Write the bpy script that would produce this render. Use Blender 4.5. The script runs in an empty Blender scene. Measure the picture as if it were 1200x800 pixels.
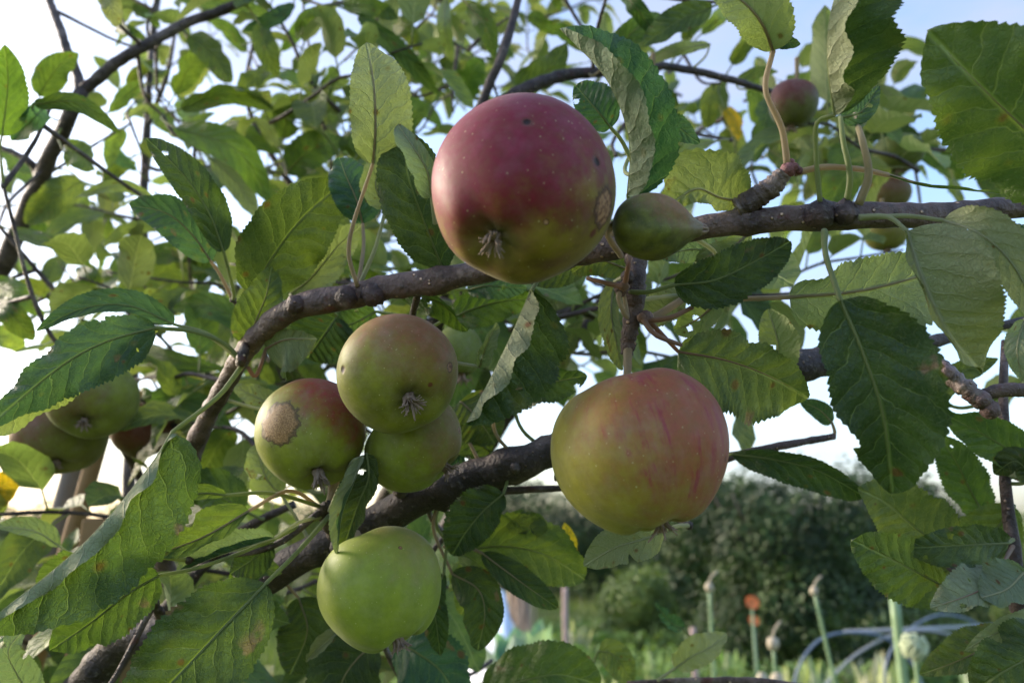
import bpy, bmesh, math, random
from mathutils import Vector, Matrix, noise as mnoise
R = math.radians
SC = bpy.context.scene
COL = SC.collection

# ------------------------------------------------------------------ camera, sky, sun, exposure
PITCH = 13.3
FPX = 906.0                      # focal length in pixels of a 1200 px wide frame
cd = bpy.data.cameras.new('camera'); cam = bpy.data.objects.new('camera', cd); COL.objects.link(cam)
cam.location = (0, 0, 1.5); cam.rotation_euler = (R(90 + PITCH), 0, 0)
cd.sensor_width = 36; cd.lens = 36 * FPX / 1200; cd.clip_start = 0.01; cd.clip_end = 2000
cd.dof.use_dof = True; cd.dof.focus_distance = 0.315; cd.dof.aperture_fstop = 10.0
SC.camera = cam
SUN_EL, SUN_AZ = 20.0, -66.0      # azimuth measured from +Y towards +X
w = bpy.data.worlds.new('World'); SC.world = w; w.use_nodes = True
wt = w.node_tree; bg = wt.nodes['Background']
sky = wt.nodes.new('ShaderNodeTexSky'); sky.sky_type = 'NISHITA'; sky.sun_disc = False
sky.sun_elevation = R(SUN_EL); sky.sun_rotation = R(SUN_AZ)
sky.dust_density = 2.0; sky.air_density = 1.0; sky.ozone_density = 2.0
wtc = wt.nodes.new('ShaderNodeTexCoord'); wmp = wt.nodes.new('ShaderNodeMapping'); wmp.inputs['Scale'].default_value = (1, 1, 3.5)
wn = wt.nodes.new('ShaderNodeTexNoise'); wn.inputs['Scale'].default_value = 2.2; wn.inputs['Detail'].default_value = 7; wn.inputs['Roughness'].default_value = .62
wr = wt.nodes.new('ShaderNodeMapRange'); wr.interpolation_type = 'SMOOTHSTEP'; wr.inputs[1].default_value = .34; wr.inputs[2].default_value = .72; wr.inputs[4].default_value = .75
wx = wt.nodes.new('ShaderNodeMix'); wx.data_type = 'RGBA'; wx.inputs[7].default_value = (1.50, 1.58, 2.05, 1)   # thin cloud
wt.links.new(wtc.outputs['Generated'], wmp.inputs[0]); wt.links.new(wmp.outputs[0], wn.inputs['Vector']); wt.links.new(wn.outputs[0], wr.inputs[0])
wt.links.new(wr.outputs[0], wx.inputs[0]); wt.links.new(sky.outputs[0], wx.inputs[6]); wt.links.new(wx.outputs[2], bg.inputs[0]); bg.inputs[1].default_value = 0.15
ld = bpy.data.lights.new('sun', 'SUN'); sun = bpy.data.objects.new('sun', ld); COL.objects.link(sun)
ld.energy = 1.5; ld.angle = R(12.0); ld.color = (1.0, 0.86, 0.70)
sd = Vector((math.sin(R(SUN_AZ)) * math.cos(R(SUN_EL)), math.cos(R(SUN_AZ)) * math.cos(R(SUN_EL)), math.sin(R(SUN_EL))))
sun.rotation_euler = sd.to_track_quat('Z', 'Y').to_euler()
SC.view_settings.view_transform = 'Standard'; SC.view_settings.look = 'None'
SC.view_settings.exposure = 1.72; SC.view_settings.gamma = 1.0
SC.cycles.max_bounces = 6; SC.cycles.transmission_bounces = 4; SC.cycles.diffuse_bounces = 4
SC.cycles.use_denoising = True

CAMP = Vector((0, 0, 1.5))
CX = Vector((1, 0, 0)); CF = Vector((0, math.cos(R(PITCH)), math.sin(R(PITCH)))); CU = Vector((0, -math.sin(R(PITCH)), math.cos(R(PITCH))))
def P(px, py, d):                 # a point d metres deep seen at pixel px, py of the 1200 x 800 photo
    return CAMP + CF * d + CX * ((px - 600) / FPX * d) + CU * ((400 - py) / FPX * d)
def CV(x, y, z):                  # a direction: right, up, towards the camera
    return (CX * x + CU * y - CF * z).normalized()
def BV(c):                        # right, up, towards-camera axes at a point
    z = (CAMP - c).normalized(); x = CU.cross(z).normalized(); y = z.cross(x)
    return lambda a, b, e: (x * a + y * b + z * e).normalized()
def GR(px, y):                    # ground point at world distance y in the picture column px
    return Vector(((px - 600) / FPX * y * 1.0, y, 0.0))

# ------------------------------------------------------------------ helpers
def tag(o, label=None, cat=None, group=None, kind=None):
    if label: o['label'] = label
    if cat: o['category'] = cat
    if group: o['group'] = group
    if kind: o['kind'] = kind
    return o
def empty(name, loc):
    o = bpy.data.objects.new(name, None); COL.objects.link(o); o.location = loc; o.empty_display_size = .02
    return o
class MB:
    def __init__(s): s.v = []; s.f = []; s.uv = {}; s.col = []; s.mi = []
    def add(s, vs, fs, tint=None, mi=0, uvs=None):
        b = len(s.v); s.v.extend(vs)
        s.col.extend([tint or (1, 1, 1, 0)] * len(vs))
        if uvs:
            for i, u in enumerate(uvs): s.uv[b + i] = u
        for f in fs: s.f.append(tuple(i + b for i in f)); s.mi.append(mi)
    def tube(s, pts, rads, n=8, mi=0, tint=None, wob=0.0, cap=True, smooth=True):
        pts = [Vector(p) for p in pts]
        vs = []; fs = []; prev = None
        for i, p in enumerate(pts):
            t = (pts[min(i + 1, len(pts) - 1)] - pts[max(i - 1, 0)])
            t = t.normalized() if t.length > 1e-9 else Vector((0, 0, 1))
            if prev is None:
                a = Vector((0, 0, 1)) if abs(t.z) < .9 else Vector((1, 0, 0))
                x = t.cross(a).normalized()
            else:
                x = (prev - t * prev.dot(t)).normalized()
            prev = x; y = t.cross(x); r = rads[i] if hasattr(rads, '__len__') else rads
            for k in range(n):
                a = 2 * math.pi * k / n
                rr = r
                if wob:
                    q = (p + (x * math.cos(a) + y * math.sin(a)) * r) / (r * 2.2 + 1e-6)
                    rr = r * (1 + wob * mnoise.noise(q))
                vs.append(p + (x * math.cos(a) + y * math.sin(a)) * rr)
        m = len(pts)
        for i in range(m - 1):
            for k in range(n):
                a = i * n + k; b = i * n + (k + 1) % n
                fs.append((a, b, b + n, a + n))
        if cap: fs.append(tuple(reversed(range(n)))); fs.append(tuple((m - 1) * n + k for k in range(n)))
        s.add(vs, fs, tint, mi)
    def box(s, c, sx, sy, sz, rot=None, mi=0, tint=None):
        M = rot or Matrix.Identity(3)
        vs = [Vector(c) + M @ Vector((a * sx / 2, b * sy / 2, e * sz / 2)) for a in (-1, 1) for b in (-1, 1) for e in (-1, 1)]
        s.add(vs, [(0, 1, 3, 2), (4, 6, 7, 5), (0, 4, 5, 1), (2, 3, 7, 6), (0, 2, 6, 4), (1, 5, 7, 3)], tint, mi)
    def build(s, name, mats, parent=None, smooth=True, origin=None):
        me = bpy.data.meshes.new(name)
        org = Vector(origin) if origin is not None else (parent_world(parent) if parent else Vector((0, 0, 0)))
        vs = [tuple(Vector(v) - org) for v in s.v]
        me.from_pydata(vs, [], s.f)
        for m in (mats if isinstance(mats, (list, tuple)) else [mats]): me.materials.append(m)
        me.polygons.foreach_set('material_index', s.mi)
        me.polygons.foreach_set('use_smooth', [smooth] * len(s.f))
        at = me.color_attributes.new('tint', 'FLOAT_COLOR', 'POINT')
        flat = []
        for c in s.col: flat.extend(c)
        at.data.foreach_set('color', flat)
        if s.uv:
            ul = me.uv_layers.new(name='uv')
            vi = [0] * len(me.loops); me.loops.foreach_get('vertex_index', vi)
            fl = []
            for i in vi: fl.extend(s.uv.get(i, (0, 0)))
            ul.data.foreach_set('uv', fl)
        o = bpy.data.objects.new(name, me); COL.objects.link(o)
        if parent: o.parent = parent; o.location = org - parent_world(parent)
        else: o.location = org
        return o
def parent_world(o):
    p = Vector((0, 0, 0))
    while o is not None: p += o.location; o = o.parent
    return p
def spline(pts, n):               # Catmull-Rom through the points, n+1 samples evenly by arc length
    pts = [Vector(p) for p in pts]
    if len(pts) == 2: return [pts[0].lerp(pts[1], i / n) for i in range(n + 1)]
    q = [pts[0] * 2 - pts[1]] + pts + [pts[-1] * 2 - pts[-2]]
    out = []
    for i in range(1, len(q) - 2):
        for k in range(24):
            t = k / 24; a, b, c, d = q[i - 1], q[i], q[i + 1], q[i + 2]
            out.append(.5 * ((2 * b) + (c - a) * t + (2 * a - 5 * b + 4 * c - d) * t * t + (3 * b - 3 * c + d - a) * t ** 3))
    out.append(pts[-1])
    L = [0]
    for i in range(1, len(out)): L.append(L[-1] + (out[i] - out[i - 1]).length)
    res = []; j = 0
    for i in range(n + 1):
        s = L[-1] * i / n
        while j < len(L) - 2 and L[j + 1] < s: j += 1
        f = (s - L[j]) / max(L[j + 1] - L[j], 1e-9)
        res.append(out[j].lerp(out[j + 1], min(max(f, 0), 1)))
    return res

# ------------------------------------------------------------------ node shorthand
class NT:
    def __init__(s, name):
        s.m = bpy.data.materials.new(name); s.m.use_nodes = True; s.t = s.m.node_tree
        s.out = s.t.nodes['Material Output']; s.b = s.t.nodes['Principled BSDF']
    def n(s, typ, ins=None, **kw):
        nd = s.t.nodes.new(typ)
        for k, v in kw.items(): setattr(nd, k, v)
        for k, v in (ins or {}).items(): s.set(nd.inputs[k], v)
        return nd
    def set(s, sock, v):
        if isinstance(v, bpy.types.NodeSocket): s.t.links.new(v, sock)
        elif v is not None:
            if hasattr(sock.default_value, '__len__') and not hasattr(v, '__len__'): v = (v,) * len(sock.default_value)
            if hasattr(v, '__len__') and len(v) == 3 and len(sock.default_value) == 4: v = (*v, 1)
            sock.default_value = v
    def m1(s, op, a, b=None, c=None, clamp=False):
        nd = s.t.nodes.new('ShaderNodeMath'); nd.operation = op; nd.use_clamp = clamp
        s.set(nd.inputs[0], a)
        if b is not None: s.set(nd.inputs[1], b)
        if c is not None: s.set(nd.inputs[2], c)
        return nd.outputs[0]
    def v1(s, op, a, b=None, out=0):
        nd = s.t.nodes.new('ShaderNodeVectorMath'); nd.operation = op
        s.set(nd.inputs[0], a)
        if b is not None: s.set(nd.inputs[1], b)
        return nd.outputs[out]
    def mix(s, f, a, b, blend='MIX'):
        nd = s.t.nodes.new('ShaderNodeMix'); nd.data_type = 'RGBA'; nd.blend_type = blend
        s.set(nd.inputs[0], f); s.set(nd.inputs[6], a); s.set(nd.inputs[7], b)
        return nd.outputs[2]
    def ramp(s, v, a, b, sm=True):
        nd = s.t.nodes.new('ShaderNodeMapRange'); nd.interpolation_type = 'SMOOTHSTEP' if sm else 'LINEAR'
        s.set(nd.inputs[0], v); s.set(nd.inputs[1], a); s.set(nd.inputs[2], b)
        return nd.outputs[0]
    def noise(s, vec, scale, detail=3, rough=.5, col=False):
        nd = s.n('ShaderNodeTexNoise', {'Scale': scale, 'Detail': detail, 'Roughness': rough})
        if vec is not None: s.set(nd.inputs['Vector'], vec)
        return nd.outputs[1 if col else 0]
    def vor(s, vec, scale, feature='F1', out='Distance', rnd=1.0):
        nd = s.t.nodes.new('ShaderNodeTexVoronoi'); nd.feature = feature
        s.set(nd.inputs['Vector'], vec); s.set(nd.inputs['Scale'], scale); s.set(nd.inputs['Randomness'], rnd)
        return nd.outputs[out]
    def bump(s, h, strength, dist, normal=None):
        nd = s.n('ShaderNodeBump', {'Strength': strength, 'Distance': dist, 'Height': h})
        if normal is not None: s.set(nd.inputs['Normal'], normal)
        return nd.outputs[0]
    def P(s, **kw):
        for k, v in kw.items(): s.set(s.b.inputs[k.replace('_', ' ')], v)

def simple(name, col, rough=.6, var=.25, scale=20, bump=0.0, bdist=.001, metal=0.0):
    g = NT(name); tc = g.n('ShaderNodeTexCoord').outputs['Object']
    nz = g.noise(tc, scale, 5, .6)
    c = g.mix(nz, [x * (1 - var) for x in col], [min(1, x * (1 + var)) for x in col])
    g.P(Base_Color=c, Roughness=rough, Metallic=metal)
    if bump: g.P(Normal=g.bump(nz, bump, bdist))
    return g.m

# ------------------------------------------------------------------ materials
def leaf_material():
    g = NT('leaf'); uv = g.n('ShaderNodeUVMap').outputs[0]
    sp = g.n('ShaderNodeSeparateXYZ', {0: uv}); u, v = sp.outputs[0], sp.outputs[1]
    at = g.n('ShaderNodeAttribute', attribute_name='tint'); tint, seed = at.outputs['Color'], at.outputs['Alpha']
    geo = g.n('ShaderNodeNewGeometry'); back = geo.outputs['Backfacing']
    # leaf space: u along, v across, shifted by the leaf's own seed
    cx = g.n('ShaderNodeCombineXYZ', {0: g.m1('MULTIPLY', u, 3.0), 1: g.m1('MULTIPLY', v, .9), 2: g.m1('MULTIPLY', seed, 37.0)}).outputs[0]
    wob = g.noise(cx, 2.2, 3); cxd = g.v1('ADD', cx, g.v1('MULTIPLY', g.noise(cx, 7, 3, col=True), (.16, .16, .16)))
    av = g.m1('ABSOLUTE', v)
    side = g.m1('GREATER_THAN', v, 0.0)
    ph = g.m1('SUBTRACT', g.m1('MULTIPLY', u, 8.5), g.m1('MULTIPLY', g.m1('POWER', av, .85), 2.1))
    ph = g.m1('ADD', ph, g.m1('MULTIPLY', side, .45)); ph = g.m1('ADD', ph, g.m1('MULTIPLY', wob, 1.2))
    fr = g.m1('ABSOLUTE', g.m1('SUBTRACT', g.m1('FRACT', ph), .5))        # 0 on a vein
    wv = g.m1('MULTIPLY', g.m1('SUBTRACT', 1.25, av), .05)
    lat = g.m1('SUBTRACT', 1.0, g.ramp(fr, g.m1('MULTIPLY', wv, .35), wv))
    lat = g.m1('MULTIPLY', lat, g.ramp(av, 1.05, .75))
    lat = g.m1('MULTIPLY', lat, g.ramp(g.noise(cx, 1.7, 1), .2, .5))
    mid = g.m1('SUBTRACT', 1.0, g.ramp(av, .012, .05))
    cell = g.vor(cxd, 9.0, 'DISTANCE_TO_EDGE')
    net = g.m1('SUBTRACT', 1.0, g.ramp(cell, .0, .07))
    fine = g.m1('SUBTRACT', 1.0, g.ramp(g.vor(cxd, 24.0, 'DISTANCE_TO_EDGE'), .0, .10))
    vein = g.m1('MAXIMUM', mid, g.m1('MULTIPLY', lat, .75))
    vein2 = g.m1('MAXIMUM', vein, g.m1('ADD', g.m1('MULTIPLY', net, .28), g.m1('MULTIPLY', fine, .12)))
    blot = g.noise(cx, 1.6, 3, .6)
    up = g.mix(g.ramp(blot, .35, .7), g.mix(1.0, tint, (.55, .64, .75), 'MULTIPLY'), g.mix(1.0, tint, (1.55, 1.35, .95), 'MULTIPLY'))
    up = g.mix(g.m1('MULTIPLY', g.m1('MULTIPLY', g.ramp(fr, .1, .42), g.ramp(g.noise(cx, 3, 2), .4, .6)), .35), up, g.mix(1.0, tint, (.5, .62, .8), 'MULTIPLY'))
    # yellowing between veins / near the edge on some leaves
    yl = g.m1('MULTIPLY', g.ramp(g.noise(cx, 1.1, 2), .60, .80), g.ramp(g.noise(None if False else g.n('ShaderNodeCombineXYZ', {2: g.m1('MULTIPLY', seed, 91.0)}).outputs[0], 1.0, 0), .45, .6))
    up = g.mix(g.m1('MULTIPLY', yl, .45), up, (.24, .22, .03))
    up = g.mix(g.m1('MULTIPLY', vein2, .92), up, g.mix(.6, g.mix(1.0, tint, (2.6, 2.0, 2.0), 'MULTIPLY'), (.24, .30, .12)))
    # under side: pale felt
    un = g.mix(g.m1('ADD', .40, g.m1('MULTIPLY', g.m1('FRACT', g.m1('MULTIPLY', seed, 7.3)), .38)), g.mix(1.0, tint, (1.7, 1.45, 1.7), 'MULTIPLY'), (.36, .38, .25))
    un = g.mix(g.m1('MULTIPLY', g.ramp(blot, .3, .75), .35), un, (.22, .26, .12))
    un = g.mix(g.m1('MULTIPLY', vein2, .6), un, (.50, .50, .34))
    col = g.mix(back, up, un)
    # brown scab spots, few and uneven, and crisp brown margin patches
    d = g.vor(cx, 2.3, 'F1'); rc = g.vor(cx, 2.3, 'F1', 'Color')
    rs = g.n('ShaderNodeSeparateColor', {0: rc})
    size = g.m1('MULTIPLY', g.ramp(rs.outputs[0], .42, 1.0, False), .24)
    dd = g.m1('ADD', d, g.m1('MULTIPLY', g.m1('SUBTRACT', g.noise(cx, 16, 3), .5), .08))
    spot = g.m1('SUBTRACT', 1.0, g.ramp(dd, g.m1('MULTIPLY', size, .6), g.m1('ADD', size, .001)))
    halo = g.m1('MULTIPLY', g.m1('SUBTRACT', 1.0, g.ramp(dd, size, g.m1('ADD', size, .07))), g.m1('GREATER_THAN', size, .01))
    spot = g.m1('MULTIPLY', spot, g.m1('GREATER_THAN', size, .012))
    col = g.mix(g.m1('MULTIPLY', halo, .35), col, (.2, .16, .03))
    col = g.mix(g.m1('MULTIPLY', spot, .85), col, g.mix(g.noise(cx, 9, 2), (.09, .025, .012), (.20, .075, .03)))
    dead = g.m1('MULTIPLY', g.ramp(g.noise(cx, 1.3, 3), .67, .71), g.ramp(av, .3, .6))
    col = g.mix(dead, col, g.mix(g.noise(cx, 12, 3), (.13, .06, .035), (.30, .20, .15)))
    rgh = g.mix(back, g.m1('ADD', .34, g.m1('MULTIPLY', blot, .2)), .8)
    hgt = g.m1('SUBTRACT', g.m1('MULTIPLY', g.noise(cx, 7, 3), .8), vein2)
    hgt = g.m1('ADD', hgt, g.m1('MULTIPLY', g.m1('POWER', fr, .6), 1.1))
    nm = g.bump(hgt, .8, .0016)
    g.P(Base_Color=col, Roughness=rgh, Normal=nm); g.P(**{'Specular IOR Level': .42})
    tr = g.n('ShaderNodeBsdfTranslucent', {'Color': g.mix(.5, g.mix(1.0, col, (1.5, 1.7, .6), 'MULTIPLY'), g.mix(1.0, tint, (1.9, 1.9, .8), 'MULTIPLY')), 'Normal': nm})
    mx = g.n('ShaderNodeMixShader', {0: .30, 1: g.b.outputs[0], 2: tr.outputs[0]})
    g.t.links.new(mx.outputs[0], g.out.inputs['Surface'])
    return g.m
def stalk_material():
    g = NT('leaf_stalk'); tc = g.n('ShaderNodeTexCoord').outputs['Object']
    at = g.n('ShaderNodeAttribute', attribute_name='tint')
    c = g.mix(g.noise(tc, 60, 3), g.mix(1.0, at.outputs['Color'], (.75, .75, .75), 'MULTIPLY'), g.mix(1.0, at.outputs['Color'], (1.2, 1.2, 1.1), 'MULTIPLY'))
    g.P(Base_Color=c, Roughness=.55, Sheen_Weight=.4, Subsurface_Weight=.1, Subsurface_Radius=(.003, .003, .001), Normal=g.bump(g.noise(tc, 900, 3), .3, .0003))
    t = g.n('ShaderNodeBsdfTranslucent', {'Color': c}); mx = g.n('ShaderNodeMixShader', {0: .6, 1: g.b.outputs[0], 2: t.outputs[0]}); g.t.links.new(mx.outputs[0], g.out.inputs['Surface'])
    return g.m
def bark_material(name='bark', a=(.028, .018, .016), b=(.12, .095, .088)):
    g = NT(name); tc = g.n('ShaderNodeTexCoord').outputs['Object']; at = g.n('ShaderNodeAttribute', attribute_name='tint')
    n1 = g.noise(tc, 55, 6, .65); n2 = g.noise(tc, 400, 4, .6)
    c = g.mix(g.ramp(n1, .35, .68), a, b)
    sk = g.m1('MULTIPLY', g.ramp(g.noise(tc, 26, 4, .7), .54, .66), .6)
    c = g.mix(sk, c, (.26, .235, .22))
    c = g.mix(g.m1('MULTIPLY', g.ramp(g.noise(tc, 90, 2), .62, .7), .7), c, (.075, .022, .022))
    rgb = g.n('ShaderNodeSeparateColor', {0: g.vor(tc, 260, 'F1', 'Color')})
    dot = g.m1('MULTIPLY', g.m1('SUBTRACT', 1, g.ramp(g.vor(tc, 260, 'F1'), .12, .24)), g.m1('GREATER_THAN', rgb.outputs[0], .72))
    c = g.mix(g.m1('MULTIPLY', dot, .9), c, (.55, .45, .34))
    c = g.mix(1.0, c, at.outputs['Color'], 'MULTIPLY')
    n3 = g.noise(tc, 170, 5, .7); c = g.mix(g.m1('MULTIPLY', g.ramp(n3, .52, .66), .55), c, (.02, .014, .013))
    c = g.mix(g.m1('MULTIPLY', g.ramp(n2, .55, .75), .35), c, (.32, .29, .26))
    h = g.m1('ADD', g.m1('MULTIPLY', n1, .9), g.m1('ADD', g.m1('MULTIPLY', g.m1('ADD', n2, n3), .45), dot))
    g.P(Base_Color=c, Roughness=g.m1('ADD', .42, g.m1('MULTIPLY', n1, .3)), Normal=g.bump(h, 1.0, .003))
    return g.m
def apple_material(name, green, red, bdir, bamt, streak, spots, bloom=.2, green2=None, bsoft=.5, dust=(.5, .42, .42)):
    """bdir: local direction of the blush; spots: (local dir, radius, kind)"""
    g = NT(name); tc = g.n('ShaderNodeTexCoord').outputs['Object']; d = g.v1('NORMALIZE', tc)
    nz = g.noise(d, 2.4, 4, .6); nz2 = g.noise(d, 9, 5, .6)
    base = g.mix(g.ramp(nz, .3, .7), green, green2 or [x * .7 for x in green])
    bl = g.v1('DOT_PRODUCT', d, tuple(bdir), out=1)
    bl = g.m1('ADD', bl, g.m1('MULTIPLY', g.m1('SUBTRACT', nz, .5), .9))
    bl = g.m1('ADD', bl, g.m1('MULTIPLY', g.m1('SUBTRACT', nz2, .5), .25))
    f = g.ramp(bl, 1 - bamt - bsoft, 1 - bamt + bsoft)
    sp = g.n('ShaderNodeSeparateXYZ', {0: d}); hz = g.v1('NORMALIZE', g.n('ShaderNodeCombineXYZ', {0: sp.outputs[0], 1: sp.outputs[1]}).outputs[0])
    st = g.n('ShaderNodeCombineXYZ', {0: g.n('ShaderNodeSeparateXYZ', {0: hz}).outputs[0], 1: g.n('ShaderNodeSeparateXYZ', {0: hz}).outputs[1], 2: g.m1('MULTIPLY', sp.outputs[2], .16)}).outputs[0]
    sn = g.m1('MULTIPLY', g.ramp(g.noise(st, 7, 6, .75), .42, .72), g.ramp(g.noise(d, 3.5, 3), .35, .65))
    f2 = g.m1('MULTIPLY', g.m1('MULTIPLY', sn, streak), g.ramp(bl, -.5, .6))
    f = g.m1('MAXIMUM', g.m1('MULTIPLY', f, g.m1('ADD', .75, g.m1('MULTIPLY', nz2, .4)), clamp=True), f2)
    rd = g.mix(nz2, [x * .7 for x in red], [x * 1.25 for x in red])
    c = g.mix(f, base, rd)
    if streak > 1: c = g.mix(g.m1('MULTIPLY', f2, .75, clamp=True), c, (.26, .045, .045))
    # lenticels
    ln = g.vor(d, 11, 'F1'); lc = g.n('ShaderNodeSeparateColor', {0: g.vor(d, 11, 'F1', 'Color')})
    lent = g.m1('MULTIPLY', g.m1('SUBTRACT', 1, g.ramp(ln, .06, .15)), g.m1('ADD', .15, g.m1('MULTIPLY', lc.outputs[0], .55)))
    c = g.mix(g.m1('MULTIPLY', lent, .75), c, (.58, .55, .28))
    # waxy bloom in patches
    c = g.mix(g.m1('MULTIPLY', g.ramp(g.noise(d, 3.1, 5, .65), .38, .72), bloom), c, dust)
    # green-brown cavity at the eye and the stalk
    cav = g.ramp(g.m1('ABSOLUTE', sp.outputs[2]), .90, .995)
    c = g.mix(g.m1('MULTIPLY', cav, .6), c, (.10, .095, .035))
    hgt = g.m1('ADD', g.m1('MULTIPLY', g.noise(d, 60, 4), .25), g.m1('MULTIPLY', nz2, .5))
    rough = .44
    for (sdir, rad, kind) in spots:
        dist = g.v1('DISTANCE', d, tuple(Vector(sdir).normalized()), out=1)
        dist = g.m1('ADD', dist, g.m1('MULTIPLY', g.m1('SUBTRACT', g.noise(d, 7 if kind == 'scab' else 12, 4, .65), .5), rad * .9))
        inn = g.m1('SUBTRACT', 1, g.ramp(dist, rad * .74, rad * 1.02))
        if kind == 'scab':
            cc = g.mix(g.ramp(g.noise(d, 34, 5, .7), .35, .65), (.17, .085, .03), (.40, .24, .10))
            c = g.mix(g.m1('SUBTRACT', 1, g.ramp(dist, rad, rad * 1.12)), c, (.10, .07, .03))
            hgt = g.m1('ADD', hgt, g.m1('MULTIPLY', inn, g.m1('ADD', .4, g.m1('MULTIPLY', g.noise(d, 40, 3), 2.4))))
        elif kind == 'bite':
            cc = g.mix(g.ramp(g.noise(d, 18, 4), .35, .6), (.13, .05, .025), (.36, .20, .10))
            c = g.mix(g.m1('MULTIPLY', g.m1('SUBTRACT', 1, g.ramp(dist, rad, rad * 1.25)), .85), c, (.055, .018, .012))
            hgt = g.m1('SUBTRACT', hgt, g.m1('MULTIPLY', inn, 2.0))
        elif kind == 'hole':
            cc = (.022, .008, .005); c = g.mix(g.m1('MULTIPLY', g.m1('SUBTRACT', 1, g.ramp(dist, rad * .8, rad * 2.0)), .7), c, (.11, .045, .03)); hgt = g.m1('SUBTRACT', hgt, g.m1('MULTIPLY', g.m1('SUBTRACT', 1, g.ramp(dist, 0, rad * 1.8)), 4.0))
        elif kind == 'fuzz':
            cc = g.mix(g.noise(d, 40, 4), (.16, .13, .10), (.42, .37, .33)); inn = g.m1('MULTIPLY', g.m1('SUBTRACT', 1, g.ramp(dist, 0, rad)), .6)
        else:
            cc = (.13, .025, .02); inn = g.m1('MULTIPLY', g.m1('SUBTRACT', 1, g.ramp(dist, rad * .4, rad)), .85)
        c = g.mix(inn, c, cc)
    c = g.mix(g.m1('MULTIPLY', g.ramp(g.noise(d, 22, 5, .7), .45, .75), .22), c, g.mix(1.0, c, (.55, .5, .5), 'MULTIPLY'))
    c = g.mix(g.m1('MULTIPLY', g.ramp(g.noise(d, 5, 6, .75), .5, .7), .22), c, g.mix(1.0, c, (1.5, 1.4, 1.2), 'MULTIPLY'))
    g.P(Base_Color=c, Roughness=g.m1('ADD', rough, g.m1('MULTIPLY', nz2, .18)), Subsurface_Weight=.03, Specular_IOR_Level=.24, Subsurface_Radius=(.012, .008, .004), Subsurface_Scale=1.0,
        Sheen_Weight=.08, Sheen_Roughness=.4, Normal=g.bump(hgt, .35, .0006))
    return g.m
M_LEAF = leaf_material(); M_STALK = stalk_material(); M_BARK = bark_material()
M_SEPAL = simple('dried_sepal', (.26, .19, .15), .9, .45, 300, .6, .0004)

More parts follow.
